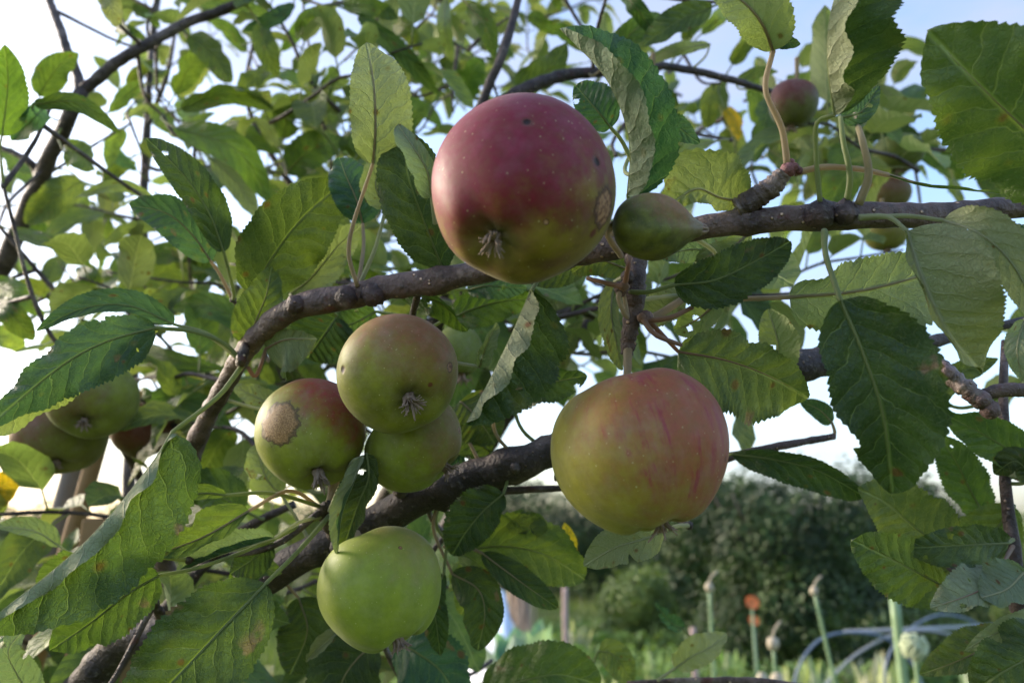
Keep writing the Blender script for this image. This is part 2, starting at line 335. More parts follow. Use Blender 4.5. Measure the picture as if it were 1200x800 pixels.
# ------------------------------------------------------------------ leaf geometry
TINT = {'g': (.086, .142, .032), 'd': (.060, .104, .028), 'b': (.050, .115, .068), 'y': (.125, .175, .045), 'o': (.105, .14, .045), 'k': (.042, .080, .022), 'l': (.22, .28, .07), 'Y': (.55, .38, .02)}
def wprof(u):
    u = min(max(u, 0), 1)
    return (u ** .50) * ((1 - u) ** .66) / .4605
def leaf_mesh(mb, mid, wl, wr, al, ar, face='U', cl=0.0, cr=0.0, seed=0.0, nu=60, nv=6, teeth=24, tint=(.06, .13, .03), view=None, bites=(), rip=1.0, mi=0, twist=0):
    """mid: midrib points base -> tip; wl/wr half widths; al/ar angles (deg) of each half lifted towards the viewer; cl/cr extra curl by the edge"""
    rs = random.Random(seed * 7919 + 3)
    pts = spline(mid, nu); L = sum((pts[i + 1] - pts[i]).length for i in range(nu))
    W = max(wl, wr, 1e-5); vs = []; uvs = []; fs = []
    f1, f2, f3 = rs.uniform(5, 8), rs.uniform(10, 15), rs.uniform(0, 6.3)
    w1 = rs.uniform(.6, 1.3); e1 = rs.uniform(.40, .60); e2 = rs.uniform(.56, .82); wn_ = max((i / 40) ** e1 * (1 - i / 40) ** e2 for i in range(1, 40)); ta = rs.uniform(.05, .11)
    for i, p in enumerate(pts):
        u = i / nu
        T = (pts[min(i + 1, nu)] - pts[max(i - 1, 0)]).normalized()
        V = ((CAMP if view is None else view) - p).normalized() if view is None or True else view
        if view is not None: V = view
        S = T.cross(V)
        S = S.normalized() if S.length > 1e-6 else Vector((1, 0, 0))
        N = S.cross(T).normalized()
        if twist: tq = R(twist) * (u - .5); S, N = S * math.cos(tq) + N * math.sin(tq), N * math.cos(tq) - S * math.sin(tq)
        tf = (u * teeth) % 1.0
        pw = (u ** e1) * ((1 - u) ** e2) / wn_; sc = 1 + (ta * (tf - .75)) * (.6 + .8 * abs(math.sin(i * 1.7 + f3))) * (1 if .04 < u < .97 else 0)
        for sd in (-1, 1):
            w_ = (wl if sd < 0 else wr) * pw * sc
            for (bu, bs, bd, bw) in bites:
                if bs == sd: w_ *= 1 - bd * math.exp(-((u - bu) / bw) ** 2)
            a0 = R(al if sd < 0 else ar); c0 = R(cl if sd < 0 else cr)
            q = Vector(p); row = []
            for k in range(nv + 1):
                if sd > 0 and k == 0: continue
                v = k / nv
                a = a0 * min(1, .25 + v * 3) + c0 * v * v + R(15 * rip) * math.sin(u * f1 * w1 + f3 + sd) * v + R(9 * rip) * math.sin(u * f2 * 1.3 + f3 * 3 + sd * 2) * v * v
                if k > 0: q = q + (S * (sd * math.cos(a)) + N * math.sin(a)) * (w_ / nv)
                wd = v * w_ / W
                phs = u * 8.5 - (wd ** .85) * 2.1 + (.45 if sd > 0 else 0)
                dn = (abs(math.sin(math.pi * (phs + .0))) - .5) * .040 * W * (.12 if abs(a0) > 1.2 else 1) * math.sin(math.pi * min(v * 1.1, 1)) + .05 * W * rip * math.sin(u * f2 * 2 + f3 * 2 + sd * 1.3) * v * v * v
                Nl = (N * math.cos(a) - S * (sd * math.sin(a)))
                row.append((q + Nl * dn, (u, sd * wd)))
            if sd < 0: left = row[::-1]
            else: right = row
        r = left + right
        vs += [a for a, b in r]; uvs += [b for a, b in r]
    m = 2 * nv + 1; holes = []
    if nu >= 90 and rs.random() < .22:
        for _ in range(rs.randint(1, 2)): holes.append((vs[rs.randint(12, nu - 12) * m + rs.randint(1, m - 2)], rs.uniform(.0007, .0017)))
    for i in range(nu):
        for k in range(m - 1):
            a = i * m + k
            if holes and any((vs[a] - h).length < r_ * (1 + .5 * mnoise.noise(vs[a] * 900)) for h, r_ in holes): continue
            f = (a, a + 1, a + m + 1, a + m)
            # S x T = N : going +S then +T gives normal S x T = +N
            fs.append(f if face == 'U' else f[::-1])
    mb.add(vs, fs, (*tint, seed), mi, uvs)
    return pts
def jit(c, rs, a=.18):
    k = 1 + rs.uniform(-a, a)
    return (c[0] * k * (1 + rs.uniform(-a, a) * .6), c[1] * k, c[2] * k * (1 + rs.uniform(-a, a)))

BRANCH_PTS = {'near': [], 'far': []}
def branch(tree, name, pix, rads, key, n=14, tint=(1, 1, 1, 1), wob=.22, seg=None, extra=None, label=None):
    """pix: (px, py, depth) points or Vectors; rads in metres at the points"""
    pts = [p if isinstance(p, Vector) else P(*p) for p in pix]
    k = seg or (len(pts) - 1) * 12
    sp = spline(pts, k); rr = []
    rn = random.Random(len(BRANCH_PTS[key]) + k)
    Lt = sum((sp[i + 1] - sp[i]).length for i in range(k)); nodes = [rn.random() for _ in range(int(Lt / .035))]
    kn = [min(range(k + 1), key=lambda i: (sp[i] - p).length) for p in pts]; kn[0] = 0; kn[-1] = k
    for i in range(k + 1):
        j = max(a for a in range(len(kn) - 1) if kn[a] <= i); t = (i - kn[j]) / max(1, kn[j + 1] - kn[j]); r = rads[j] + (rads[j + 1] - rads[j]) * t
        for nd in nodes: r *= 1 + .12 * math.exp(-((i / k - nd) * Lt / .003) ** 2)
        rr.append(r)
    off = [Vector((mnoise.noise(p * 30), mnoise.noise(p * 30 + Vector((9, 0, 0))), mnoise.noise(p * 30 + Vector((0, 9, 0))))) for p in sp]
    sp = [p + o * rr[i] * .35 for i, (p, o) in enumerate(zip(sp, off))]
    mb = MB(); mb.tube(sp, rr, n, 0, tint, wob)
    if extra: extra(mb)
    o = mb.build(name, M_BARK, tree)
    if label: o['label'] = label
    BRANCH_PTS[key] += list(zip(sp, rr))
    return o
def knob(mb, c, r, tint=(1, 1, 1, 1), squash=(1, 1, 1)):   # bud scars and spur knuckles
    vs = []; fs = []; n, m = 10, 7
    for j in range(m + 1):
        for k in range(n):
            th = math.pi * j / m; ph = 2 * math.pi * k / n
            d = Vector((math.sin(th) * math.cos(ph) * squash[0], math.sin(th) * math.sin(ph) * squash[1], math.cos(th) * squash[2]))
            vs.append(Vector(c) + d * r * (1 + .25 * mnoise.noise(d * 2.5 + Vector(c) * 90)))
    for j in range(m):
        for k in range(n): fs.append((j * n + k, j * n + (k + 1) % n, (j + 1) * n + (k + 1) % n, (j + 1) * n + k)[::-1])
    mb.add(vs, fs, tint)

LEAFN = {'near': 0, 'far': 0}; TWIGN = {'near': 0, 'far': 0}
STALK_TINT = {'g': (.28, .33, .13, 1), 'p': (.44, .36, .24, 1), 'r': (.36, .22, .15, 1), 'b': (.38, .33, .20, 1), 'w': (.46, .48, .30, 1)}
def leaf(tree, key, mid, hw, ang=(8, 8), curl=(0, 0), face='U', tint='g', pet=None, st='g', nu=None, bites=(), rip=1.0, label=None, lw=1.0, hi=True, stalk_r=.00085):
    """mid: (px,py,d) base -> tip; hw: (left,right) half widths in pixels at the middle depth. left/right as seen looking from base to tip"""
    LEAFN[key] += 1; i = LEAFN[key]; sd = (i * .6180339) % 1.0
    rs = random.Random(i * 17 + (0 if key == 'near' else 5))
    pts = [P(*m) for m in mid]; dm = sum(m[2] for m in mid) / len(mid)
    k = dm / FPX; hl, hr = hw if hasattr(hw, '__len__') else (hw, hw)
    mb = MB(); tc = jit(TINT[tint], rs)
    if key == 'far': tc = tuple(c * 1.3 for c in tc)
    nu = nu or (96 if hi else 40); nv = 8 if hi else 4
    # in picture terms T x V : V towards the camera, T up -> S = right.  sd=-1 is the left half seen from base to tip
    sp = leaf_mesh(mb, pts, hl * k, hr * k, ang[0], ang[1], face, curl[0] + rs.uniform(-14, 26), curl[1] + rs.uniform(-14, 26), sd, nu, nv, rs.randint(24, 34) if hi else 20, tc, None, bites, rip * rs.uniform(.8, 1.7), twist=rs.uniform(-45, 45))
    o = mb.build('leaf', M_LEAF, tree)
    if label: o['label'] = label
    # stalk and midrib
    back = (sp[0] - sp[3]).normalized()
    if pet: chain = [p if isinstance(p, Vector) else P(*p) for p in pet] + [sp[0]]
    else:
        b, d2 = None, 1e9
        for q, r in BRANCH_PTS[key]:
            dd = (q - sp[0]).length
            if dd < d2: d2 = dd; b = q; br = r
        if d2 < .045: chain = [b, b.lerp(sp[0], .5) + back * d2 * .2, sp[0]]
        elif d2 < .30 and TWIGN[key] < 90:
            TWIGN[key] += 1
            e = sp[0] + back * .018 + Vector((0, 0, -.004)) + (b - sp[0]) * .06
            m_ = b.lerp(e, .55) + Vector((0, 0, -.006)) + back * d2 * .12
            t = MB(); q_ = spline([b, m_, e], 14); t.tube(q_, [.0019 - .0008 * j / 14 for j in range(15)], 7, 0, (1.1, 1, .95, 1), .2)
            knob(t, e, .0018)
            t.build('twig', M_BARK, tree); BRANCH_PTS[key] += [(x, .001) for x in q_]
            chain = [e, sp[0] + back * .008, sp[0]]
        else: chain = [sp[0] + back * .022 + Vector((0, 0, -.004)), sp[0] + back * .01, sp[0]]
    ch = spline(chain, 16) if len(chain) > 2 or True else chain
    rib = sp[1:int(nu * .92)]
    st_ = MB(); rr = [stalk_r * lw * (1.25 - .35 * j / 16) for j in range(17)] + [stalk_r * lw * (.58 * (1 - j / len(rib)) + .05) for j in range(len(rib))]
    step = 3
    rp = ch + rib[::step]; rr = rr[:17] + rr[17::step]
    if st == 'g': st = 'w' if face == 'D' else ('p' if rs.random() < .2 else 'g')
    st_.tube(rp, rr[:len(rp)], 8 if hi else 6, 0, STALK_TINT[st], .1)
    s_o = st_.build('stalk', M_STALK, o)
    return o

# ------------------------------------------------------------------ apple geometry
def apple(px, py, d, rx, ry, eye, label, mat_fn, eye_r=1.0, stem=None, calyx=True, lob=.02, group=None, flat=1.0, seg=(72, 48), conic=.06):
    """eye: camera-space direction (right, up, towards camera) of the blossom end."""
    c = P(px, py, d); k = d / FPX; r = rx * k; hh = ry / rx
    V_ = BV(c); ax = -V_(*eye)                                   # local +Z = stalk end
    q = ax.to_track_quat('Z', 'Y'); M = q.to_matrix(); Mi = M.transposed()
    loc = lambda x, y, z: Mi @ V_(x, y, z)
    o = empty('apple', c); tag(o, label, 'apple', group)
    mb = MB(); n, m = seg; vs = []; fs = []; rs = random.Random(px)
    sd = Vector((rs.uniform(0, 50), 0, 0))
    for j in range(m + 1):
        th = math.pi * j / m
        for i in range(n):
            ph = 2 * math.pi * i / n; s, cz = math.sin(th), math.cos(th)
            rr = (s ** (.80 if cz > 0 else .92)) * (1 + conic * cz) * (1 + .06 * s * s - .03)
            z = cz * hh * flat
            z -= (.30 * math.exp(-(s / .24) ** 2) + .03 * math.exp(-(s / .6) ** 2)) if cz > 0 else 0
            z += (.21 * math.exp(-(s / .27) ** 2) + .04 * math.exp(-(s / .55) ** 2)) if cz < 0 else 0
            lb = 1 + lob * math.cos(5 * ph + 1) * (.3 + .7 * max(0, -cz)) + .035 * mnoise.noise(Vector((s * math.cos(ph), s * math.sin(ph), cz)) * 1.1 + sd)
            vs.append(c + M @ Vector((rr * math.cos(ph) * lb, rr * math.sin(ph) * lb, z * lb)) * r)
    for j in range(m):
        for i in range(n): fs.append((j * n + i, (j + 1) * n + i, (j + 1) * n + (i + 1) % n, j * n + (i + 1) % n))
    mb.add(vs, fs)
    b = mb.build('flesh', mat_fn(loc), o); b.rotation_euler = (0, 0, 0)
    # object coordinates must be the apple's own: bake the rotation into the object
    b.data.transform(M.transposed().to_4x4()); b.rotation_mode = 'QUATERNION'; b.rotation_quaternion = q
    if calyx:
        cm = MB(); e = c + M @ Vector((0, 0, -(hh * flat - .22) * r))
        dn = M @ Vector((0, 0, -1)); X = M @ Vector((1, 0, 0)); Y = M @ Vector((0, 1, 0))
        for i in range(6):
            a = i * 2 * math.pi / 6 + rs.uniform(-.3, .3); rad = X * math.cos(a) + Y * math.sin(a)
            L = .0062 * eye_r * rs.uniform(.8, 1.3); p0 = e + rad * .0016
            pts = spline([p0, p0 + dn * L * .55 + rad * L * rs.uniform(-.05, .2), p0 + dn * L * .95 + rad * L * rs.uniform(.1, .7) + Vector((0, 0, -.001))], 8)
            cm.tube(pts, [.0010 * eye_r * (1 - .75 * t / 8) for t in range(9)], 6, 0, None, .5)
        for i in range(26):
            a = rs.uniform(0, 6.3); rad = X * math.cos(a) + Y * math.sin(a); p0 = e + rad * .001
            pts = spline([p0, p0 + dn * .004 * eye_r + rad * .001, p0 + dn * .006 * eye_r + rad * rs.uniform(.001, .005)], 5)
            cm.tube(pts, [.00025] * 6, 4)
        knob(cm, e + dn * .0006, .0024 * eye_r, squash=(1, 1, .6))
        cm.build('calyx', M_SEPAL, o)
    top = c + M @ Vector((0, 0, (hh * flat - .32) * r))
    if stem: ch = [top] + [P(*s_) for s_ in stem]
    else: ch = [top, c + ax * (hh * r + .004), c + ax * (hh * r + .010) + Vector((0, 0, .008))]
    st = MB(); sp = spline(ch, 16); st.tube(sp, [.0016 + .0006 * abs(t / 16 - .4) for t in range(17)], 9, 0, STALK_TINT['p'], .2)
    st.build('stalk', M_STALK, o)
    return o

# ------------------------------------------------------------------ the front tree
near = empty('apple_tree', (-.62, .70, 0)); tag(near, 'apple tree in front carrying the sharp branches and the nearest leaves', 'tree', 'apple trees')
far = empty('apple_tree', (-.95, 1.55, 0)); tag(far, 'blurred apple tree behind with thin upright shoots against the sky', 'tree', 'apple trees')
N_, F_ = 'near', 'far'
TR = Vector((-.62, .70, 0))
branch(near, 'trunk', [TR, TR + Vector((.02, 0, .4)), TR + Vector((-.02, .02, .8)), TR + Vector((.04, -.03, 1.02))], [.05, .04, .036, .03], N_, 20)
fork = TR + Vector((.04, -.03, 1.0))
# main limb crossing the frame from lower left to the right
def ex1(mb):
    for (x, y, d, r) in [(470, 575, .395, .004), (604, 548, .388, .0030), (215, 722, .405, .0035), (395, 640, .395, .004)]: knob(mb, P(x, y, d), r)
branch(near, 'branch', [fork, (60, 850, .44), (200, 738, .42), (320, 672, .415), (400, 630, .41), (470, 592, .405), (560, 562, .40), (650, 527, .395), (790, 470, .40), (938, 425, .405), (1030, 408, .41), (1110, 397, .42), (1260, 360, .44)],
       [.016, .0100, .0092, .0088, .0090, .0094, .0094, .0086, .0082, .0088, .0060, .0030, .0022], N_, 22, (.50, .42, .40, 1), .24, 240, ex1)
# upper limb: rises at the left, runs right behind the red apple
def ex2(mb):
    for (x, y, d, r) in [(347, 357, .35, .0045), (406, 348, .345, .0052), (438, 345, .345, .0055), (960, 252, .292, .0058), (990, 250, .292, .005)]: knob(mb, P(x, y, d), r, (.8, .6, .6, 1))
branch(near, 'branch', [fork + Vector((0, 0, -.05)), (150, 830, .52), (190, 640, .47), (225, 530, .44), (265, 445, .40), (305, 392, .37), (345, 362, .355), (420, 345, .35), (500, 328, .345), (570, 315, .34), (680, 300, .325), (760, 282, .315), (830, 264, .305), (900, 258, .30), (1000, 252, .298), (1100, 248, .30), (1220, 240, .305)],
       [.012, .006, .0058, .0052, .0048, .0052, .0056, .0056, .0056, .0056, .0055, .005, .0048, .0048, .0050, .0047, .0042], N_, 20, (1.45, 1.2, 1.15, 1), .24, 260, ex2)
branch(near, 'branch', [(190, 640, .49), (232, 520, .47), (262, 450, .45), (300, 380, .44), (330, 330, .45)], [.0045, .004, .0038, .003, .002], N_, 12, (1.0, .92, .9, 1))
# spur with the knuckle above the streaked apple
def ex3(mb):
    for (x, y, d, r) in [(742, 348, .30, .0042), (735, 325, .298, .0028), (757, 372, .298, .003), (728, 338, .294, .003)]: knob(mb, P(x, y, d), r, (1.1, .8, .75, 1))
branch(near, 'spur', [(748, 286, .318), (747, 320, .305), (744, 350, .302), (738, 385, .302), (735, 415, .304)], [.0042, .0040, .0044, .0034, .0026], N_, 14, (1.2, 1.0, .95, 1), .25, None, ex3)
# grey woolly spur on the right part of the upper limb
def ex4(mb):
    for (x, y, d, r) in [(924, 199, .292, .0030), (931, 196, .291, .0018), (927, 190, .292, .0014), (936, 200, .292, .0016)]: knob(mb, P(x, y, d), r, (2.0, .95, 1.0, 1))
branch(near, 'spur', [(862, 244, .300), (885, 232, .298), (905, 218, .295), (920, 202, .293)], [.0042, .0044, .0042, .0028], N_, 14, (1.9, 1.75, 1.6, 1), .3, None, ex4)
branch(near, 'branch', [(650, 560, .39), (760, 560, .40), (860, 535, .41), (920, 522, .415), (978, 511, .42)], [.0020, .0022, .0024, .0022, .0018], N_, 10, (.9, .7, .7, 1))
branch(near, 'branch', [(470, 592, .41), (560, 578, .405), (660, 572, .40)], [.0022, .0022, .0018], N_, 10, (.7, .62, .6, 1))
def ex5(mb):
    for (x, y, d, r) in [(1160, 480, .335, .0042), (1150, 468, .335, .0040), (1108, 435, .34, .0036)]: knob(mb, P(x, y, d), r, (1.2, .9, .9, 1))
branch(near, 'branch', [(1095, 420, .36), (1112, 440, .345), (1135, 455, .338), (1155, 474, .335)], [.0030, .0038, .0040, .0036], N_, 14, (1.25, 1.1, 1.05, 1), .3, None, ex5)
branch(near, 'branch', [(1155, 462, .338), (1180, 456, .335), (1230, 458, .335)], [.0028, .0030, .0032], N_, 12, (1.0, .85, .8, 1))
branch(near, 'branch', [(1178, 400, .40), (1176, 460, .39), (1178, 560, .38), (1186, 640, .375), (1190, 700, .37), (1195, 800, .38), (1000, 1050, .46), (400, 1100, .6), fork + Vector((0, 0, -.3))],
       [.0018, .0022, .0026, .0032, .0036, .0038, .006, .008, .012], N_, 12, (.75, .6, .6, 1))
branch(near, 'branch', [(100, 830, .50), (160, 750, .49), (215, 690, .48), (262, 640, .475), (300, 612, .47), (345, 590, .47)], [.0056, .0042, .0036, .0032, .0028, .0022], N_, 12, (.75, .65, .62, 1))
branch(near, 'spur', [(385, 590, .375), (380, 600, .38), (392, 628, .395)], [.0022, .0036, .0038], N_, 12, (.8, .7, .6, 1), .4)
branch(near, 'spur', [(283, 428, .375), (284, 420, .36), (290, 400, .372)], [.0020, .0026, .0020], N_, 12, (1, .9, .7, 1), .4)
branch(near, 'spur', [(180, 700, .41), (178, 705, .40), (200, 738, .42)], [.0016, .0026, .003], N_, 12, (1, .9, .7, 1), .4)

# ------------------------------------------------------------------ sharp leaves
def LN(*a, **k): return leaf(near, N_, *a, **k)
# right side
LN([(1300, 240, .26), (1200, 150, .255), (1140, 92, .25), (1086, 36, .25)], (82, 108), (-4, 6), (0, -10), 'U', 'g', pet=[(1380, 300, .30)], label='large spotted green leaf at the top right corner')
LN([(985, 352, .262), (1012, 415, .258), (1036, 490, .258), (1046, 578, .270)], (76, 52), (8, 6), (10, 5), 'U', 'k', pet=[(966, 270, .285), (968, 300, .276)], st='g', label='dark green hanging leaf with two brown spots', lw=1.1)
LN([(1062, 270, .280), (1082, 330, .272), (1112, 392, .272), (1150, 438, .280)], (76, 22), (6, 70), (-20, 30), 'D', 'o', pet=[(1006, 254, .288), (1040, 254, .284)], st='g')
LN([(1105, 258, .285), (1150, 275, .272), (1190, 315, .268), (1225, 390, .27)], (34, 26), (-20, 20), (0, 20), 'D', 'o', pet=[(1006, 256, .288), (1060, 253, .286)])
LN([(925, 348, .315), (1000, 342, .315), (1070, 326, .318), (1150, 300, .325)], (38, 66), (4, 6), (0, -15), 'D', 'b', pet=[(820, 352, .35), (876, 350, .318)], st='p', lw=1.3, label='pale underside leaf with pink blotches behind the hanging leaf')
LN([(790, 334, .290), (838, 328, .288), (885, 306, .290), (926, 283, .296)], (30, 36), (14, 10), (0, 0), 'U', 'k', pet=[(738, 342, .298), (760, 342, .292)])
LN([(795, 412, .315), (850, 422, .312), (900, 440, .312), (948, 466, .318)], (38, 72), (8, 0), (0, 10), 'U', 'o', pet=[(758, 372, .30), (772, 388, .305)], st='r', bites=[(.45, -1, .2, .05)])
LN([(800, 345, .33), (770, 365, .328), (740, 372, .33)], (20, 26), (8, 8), (0, 0), 'D', 'y', pet=[(745, 352, .31)])
LN([(846, 348, .335), (820, 372, .335), (790, 388, .34)], (20, 18), (8, 8), (0, 0), 'D', 'y', pet=[(760, 376, .31), (830, 335, .33)], st='p', lw=1.6)
LN([(720, 330, .33), (716, 365, .325), (722, 400, .322), (729, 434, .325)], (10, 17), (20, 10), (0, 0), 'D', 'g', pet=[(742, 318, .318)])
LN([(622, 342, .300), (600, 392, .292), (574, 445, .288), (545, 498, .290)], (74, 34), (0, 128), (-8, 10), 'U', 'k', pet=[(640, 312, .32)], label='dark leaf folded along its midrib to show a pale strip')
LN([(736, 228, .300), (738, 165, .285), (712, 95, .275), (656, 34, .275)], (42, 60), (136, 0), (10, -10), 'U', 'b', pet=[(742, 275, .315)], label='tall folded leaf rising beside the red apple')
LN([(716, 150, .315), (700, 130, .312), (674, 100, .315)], (22, 30), (8, 8), (0, 0), 'U', 'b')
LN([(437, 192, .335), (440, 150, .325), (438, 100, .322), (430, 50, .328)], (30, 44), (8, 12), (0, -20), 'D', 'o', pet=[(419, 336, .345), (409, 285, .34)], st='p', label='upright yellow-green leaf with serrated edge')
LN([(520, 318, .345), (498, 262, .335), (480, 210, .330), (470, 150, .333)], (42, 44), (8, 6), (0, 0), 'U', 'd', pet=[(545, 325, .345)])
LN([(506, 232, .322), (500, 200, .315), (484, 172, .312), (466, 146, .316)], (22, 12), (20, 10), (20, 0), 'D', 'b', pet=[(510, 262, .33)])
LN([(425, 262, .37), (418, 235, .365), (405, 205, .365), (398, 185, .37)], (26, 30), (6, 6), (0, 0), 'U', 'b', pet=[(420, 332, .35), (426, 290, .36)])
LN([(452, 245, .35), (440, 215, .345), (455, 180, .345)], (20, 22), (6, 6), (0, 0), 'D', 'g', pet=[(421, 334, .35), (440, 290, .35)])
LN([(872, 236, .305), (845, 232, .300), (815, 222, .298), (780, 245, .302)], (16, 52), (10, 10), (0, 30), 'D', 'y', pet=[(888, 230, .298), (880, 231, .300)], st='p', label='curled pale leaf with pinkish edges on the upper branch')
LN([(906, 60, .290), (893, 28, .282), (868, 0, .280), (820, -28, .285)], (28, 40), (10, 16), (0, -20), 'D', 'y', pet=[(923, 196, .292), (916, 150, .29), (897, 105, .288)], st='p', lw=1.3)
LN([(905, 55, .296), (915, 48, .292), (938, 52, .292)], (8, 10), (8, 8), (0, 0), 'U', 'b', pet=[(905, 62, .292)])
LN([(978, 135, .280), (970, 70, .272), (975, 10, .268), (1000, -60, .268)], (46, 84), (140, 4), (-10, 0), 'U', 'd', pet=[(961, 238, .290), (957, 190, .288), (957, 145, .284)], st='g', label='broad two-toned leaf standing up over the right branch')
LN([(985, 138, .300), (1010, 130, .302), (1030, 100, .305)], (12, 14), (10, 10), (0, 0), 'U', 'b', pet=[(992, 238, .292), (996, 205, .290), (988, 165, .292)], st='g', lw=1.2)
LN([(1006, 150, .300), (1000, 130, .315), (985, 118, .33)], (10, 12), (10, 10), (0, 0), 'D', 'g', pet=[(1006, 240, .290), (1018, 205, .288), (1012, 170, .290)], st='b', lw=1.5)
LN([(1040, 205, .300), (1085, 217, .305), (1125, 221, .31), (1180, 228, .32)], (5, 18), (60, 80), (0, 30), 'D', 'g', pet=[(931, 203, .293), (965, 196, .292), (1005, 198, .295)], st='p', lw=1.25)
LN([(746, 165, .35), (775, 140, .348), (820, 168, .350)], (16, 18), (8, 8), (0, 0), 'U', 'b')
LN([(835, 300, .335), (815, 292, .335), (770, 300, .335)], (16, 22), (6, 6), (0, 0), 'D', 'b')
LN([(880, 270, .33), (855, 292, .325), (830, 300, .33), (812, 316, .34)], (14, 14), (6, 6), (0, 0), 'D', 'g', st='p')
# right bottom
LN([(1108, 688, .360), (1070, 668, .352), (1035, 650, .350), (998, 632, .352)], (44, 36), (12, -4), (0, 0), 'U', 'g', pet=[(1186, 655, .373), (1140, 668, .367)])
LN([(1182, 636, .365), (1140, 638, .352), (1100, 640, .350), (1060, 642, .355)], (32, 24), (6, 12), (0, 0), 'U', 'd', pet=[(1187, 632, .372)])
LN([(1112, 642, .38), (1075, 620, .378), (1040, 590, .378), (1005, 572, .382)], (40, 48), (6, 6), (0, 0), 'U', 'y', pet=[(1184, 630, .374)])
LN([(1188, 592, .385), (1150, 640, .385), (1105, 668, .385), (1065, 660, .39)], (36, 40), (6, 6), (0, 0), 'U', 'y')
LN([(1168, 672, .345), (1150, 690, .335), (1122, 702, .330), (1090, 712, .332)], (20, 34), (20, 0), (0, 0), 'D', 'b', pet=[(1187, 640, .372), (1178, 655, .352)], st='r', label='pale grey-green underside leaf at the lower right')
LN([(1200, 670, .335), (1180, 690, .330), (1150, 700, .330)], (22, 36), (0, 0), (0, 0), 'D', 'b')
LN([(1152, 602, .40), (1135, 570, .398), (1120, 540, .398), (1098, 508, .40)], (26, 26), (6, 10), (0, 0), 'U', 'g')
LN([(1215, 548, .375), (1175, 522, .37), (1140, 502, .37), (1100, 482, .375)], (26, 28), (8, 12), (0, 0), 'U', 'g')
LN([(1180, 740, .36), (1150, 760, .355), (1120, 775, .352), (1078, 790, .355)], (18, 30), (30, 0), (0, 0), 'U', 'y')
LN([(1240, 745, .33), (1205, 770, .325), (1170, 790, .325), (1140, 810, .33)], (40, 44), (8, 8), (0, 0), 'U', 'd', bites=[(.5, 1, .4, .06)])
LN([(1240, 720, .345), (1200, 728, .34), (1160, 745, .338), (1130, 762, .34)], (20, 14), (10, 8), (0, 0), 'D', 'g')
LN([(1060, 650, .40), (1085, 665, .395), (1105, 690, .395)], (12, 12), (60, 20), (0, 0), 'U', 'k')
LN([(1250, 330, .34), (1215, 300, .335), (1180, 280, .335), (1150, 262, .34)], (22, 30), (8, 8), (0, 0), 'U', 'b')
LN([(1200, 375, .36), (1192, 410, .355), (1200, 450, .355)], (12, 14), (8, 8), (0, 0), 'D', 'b')
LN([(1100, 470, .40), (1120, 440, .395), (1170, 420, .395)], (16, 16), (8, 8), (0, 0), 'U', 'y')
LN([(1210, 560, .37), (1190, 540, .365), (1165, 555, .37)], (20, 18), (8, 8), (0, 0), 'U', 'd')
LN([(1090, 530, .41), (1040, 545, .405), (1000, 525, .41)], (12, 14), (8, 8), (0, 0), 'U', 'g')
LN([(905, 438, .365), (912, 405, .36), (900, 362, .362)], (22, 26), (8, 8), (0, 0), 'D', 'y')
LN([(975, 495, .42), (960, 480, .415), (938, 470, .415)], (12, 12), (8, 8), (0, 0), 'U', 'b')
LN([(858, 532, .40), (905, 538, .392), (960, 552, .388), (1014, 582, .392)], (14, 26), (30, 0), (0, 0), 'U', 'k')
LN([(778, 622, .335), (752, 632, .328), (720, 642, .325), (684, 663, .328)], (24, 28), (8, 14), (0, -10), 'D', 'o', bites=[(.5, -1, .5, .03)], label='small pale leaf poking out under the streaked apple')
# left
LN([(202, 506, .330), (172, 552, .318), (95, 640, .300), (-30, 740, .290)], (80, 24), (2, 128), (6, 10), 'U', 'd', pet=[(284, 428, .365), (255, 465, .345)], lw=1.2, label='big long leaf with a pale folded edge at the left')
LN([(292, 598, .350), (240, 628, .338), (180, 652, .330), (108, 690, .330)], (16, 34), (40, 6), (10, 0), 'U', 'g', pet=[(380, 598, .38), (340, 575, .365)], bites=[(.35, 1, .5, .05), (.6, 1, .3, .03)])
LN([(265, 580, .345), (235, 578, .34), (200, 588, .338), (163, 604, .34)], (8, 14), (20, 20), (0, 0), 'U', 'g', pet=[(378, 594, .378), (320, 578, .36)])
LN([(186, 674, .335), (150, 695, .325), (105, 730, .320), (58, 762, .322)], (38, 36), (-2, 8), (10, 0), 'U', 'g', pet=[(378, 604, .38), (300, 640, .36), (235, 664, .345)], label='spotted light green leaf hanging at the lower left')
LN([(160, 655, .328), (122, 660, .318), (85, 672, .315), (46, 696, .318)], (24, 34), (12, 10), (0, 0), 'U', 'g', bites=[(.45, 1, .6, .05)])
LN([(312, 683, .330), (262, 735, .318), (205, 795, .310), (140, 860, .308)], (62, 62), (6, -2), (0, 10), 'U', 'd', pet=[(386, 604, .378), (350, 645, .35)], lw=1.2, label='glossy dark leaf at the bottom with a long stalk')
LN([(322, 630, .360), (282, 642, .350), (245, 655, .345), (207, 672, .347)], (10, 26), (150, 20), (0, 0), 'D', 'b', pet=[(380, 604, .38), (350, 612, .368)])
LN([(318, 636, .366), (296, 655, .362), (270, 672, .36)], (22, 18), (8, 8), (0, 0), 'U', 'k')
LN([(182, 384, .350), (125, 400, .335), (70, 430, .325), (-15, 500, .318)], (44, 32), (-6, -30), (0, 0), 'U', 'b', pet=[(284, 424, .365), (262, 402, .36), (225, 388, .355)], lw=1.1, label='long bluish leaf reaching to the left edge')
LN([(186, 385, .352), (130, 402, .345), (75, 440, .340), (-15, 510, .334)], (38, 8), (-40, 20), (0, 0), 'D', 'y', pet=[(284, 424, .365), (240, 392, .358)])
LN([(204, 380, .375), (150, 358, .368), (95, 362, .366), (42, 388, .368)], (12, 20), (40, -10), (0, 0), 'U', 'b', pet=[(282, 420, .37), (245, 392, .37)])
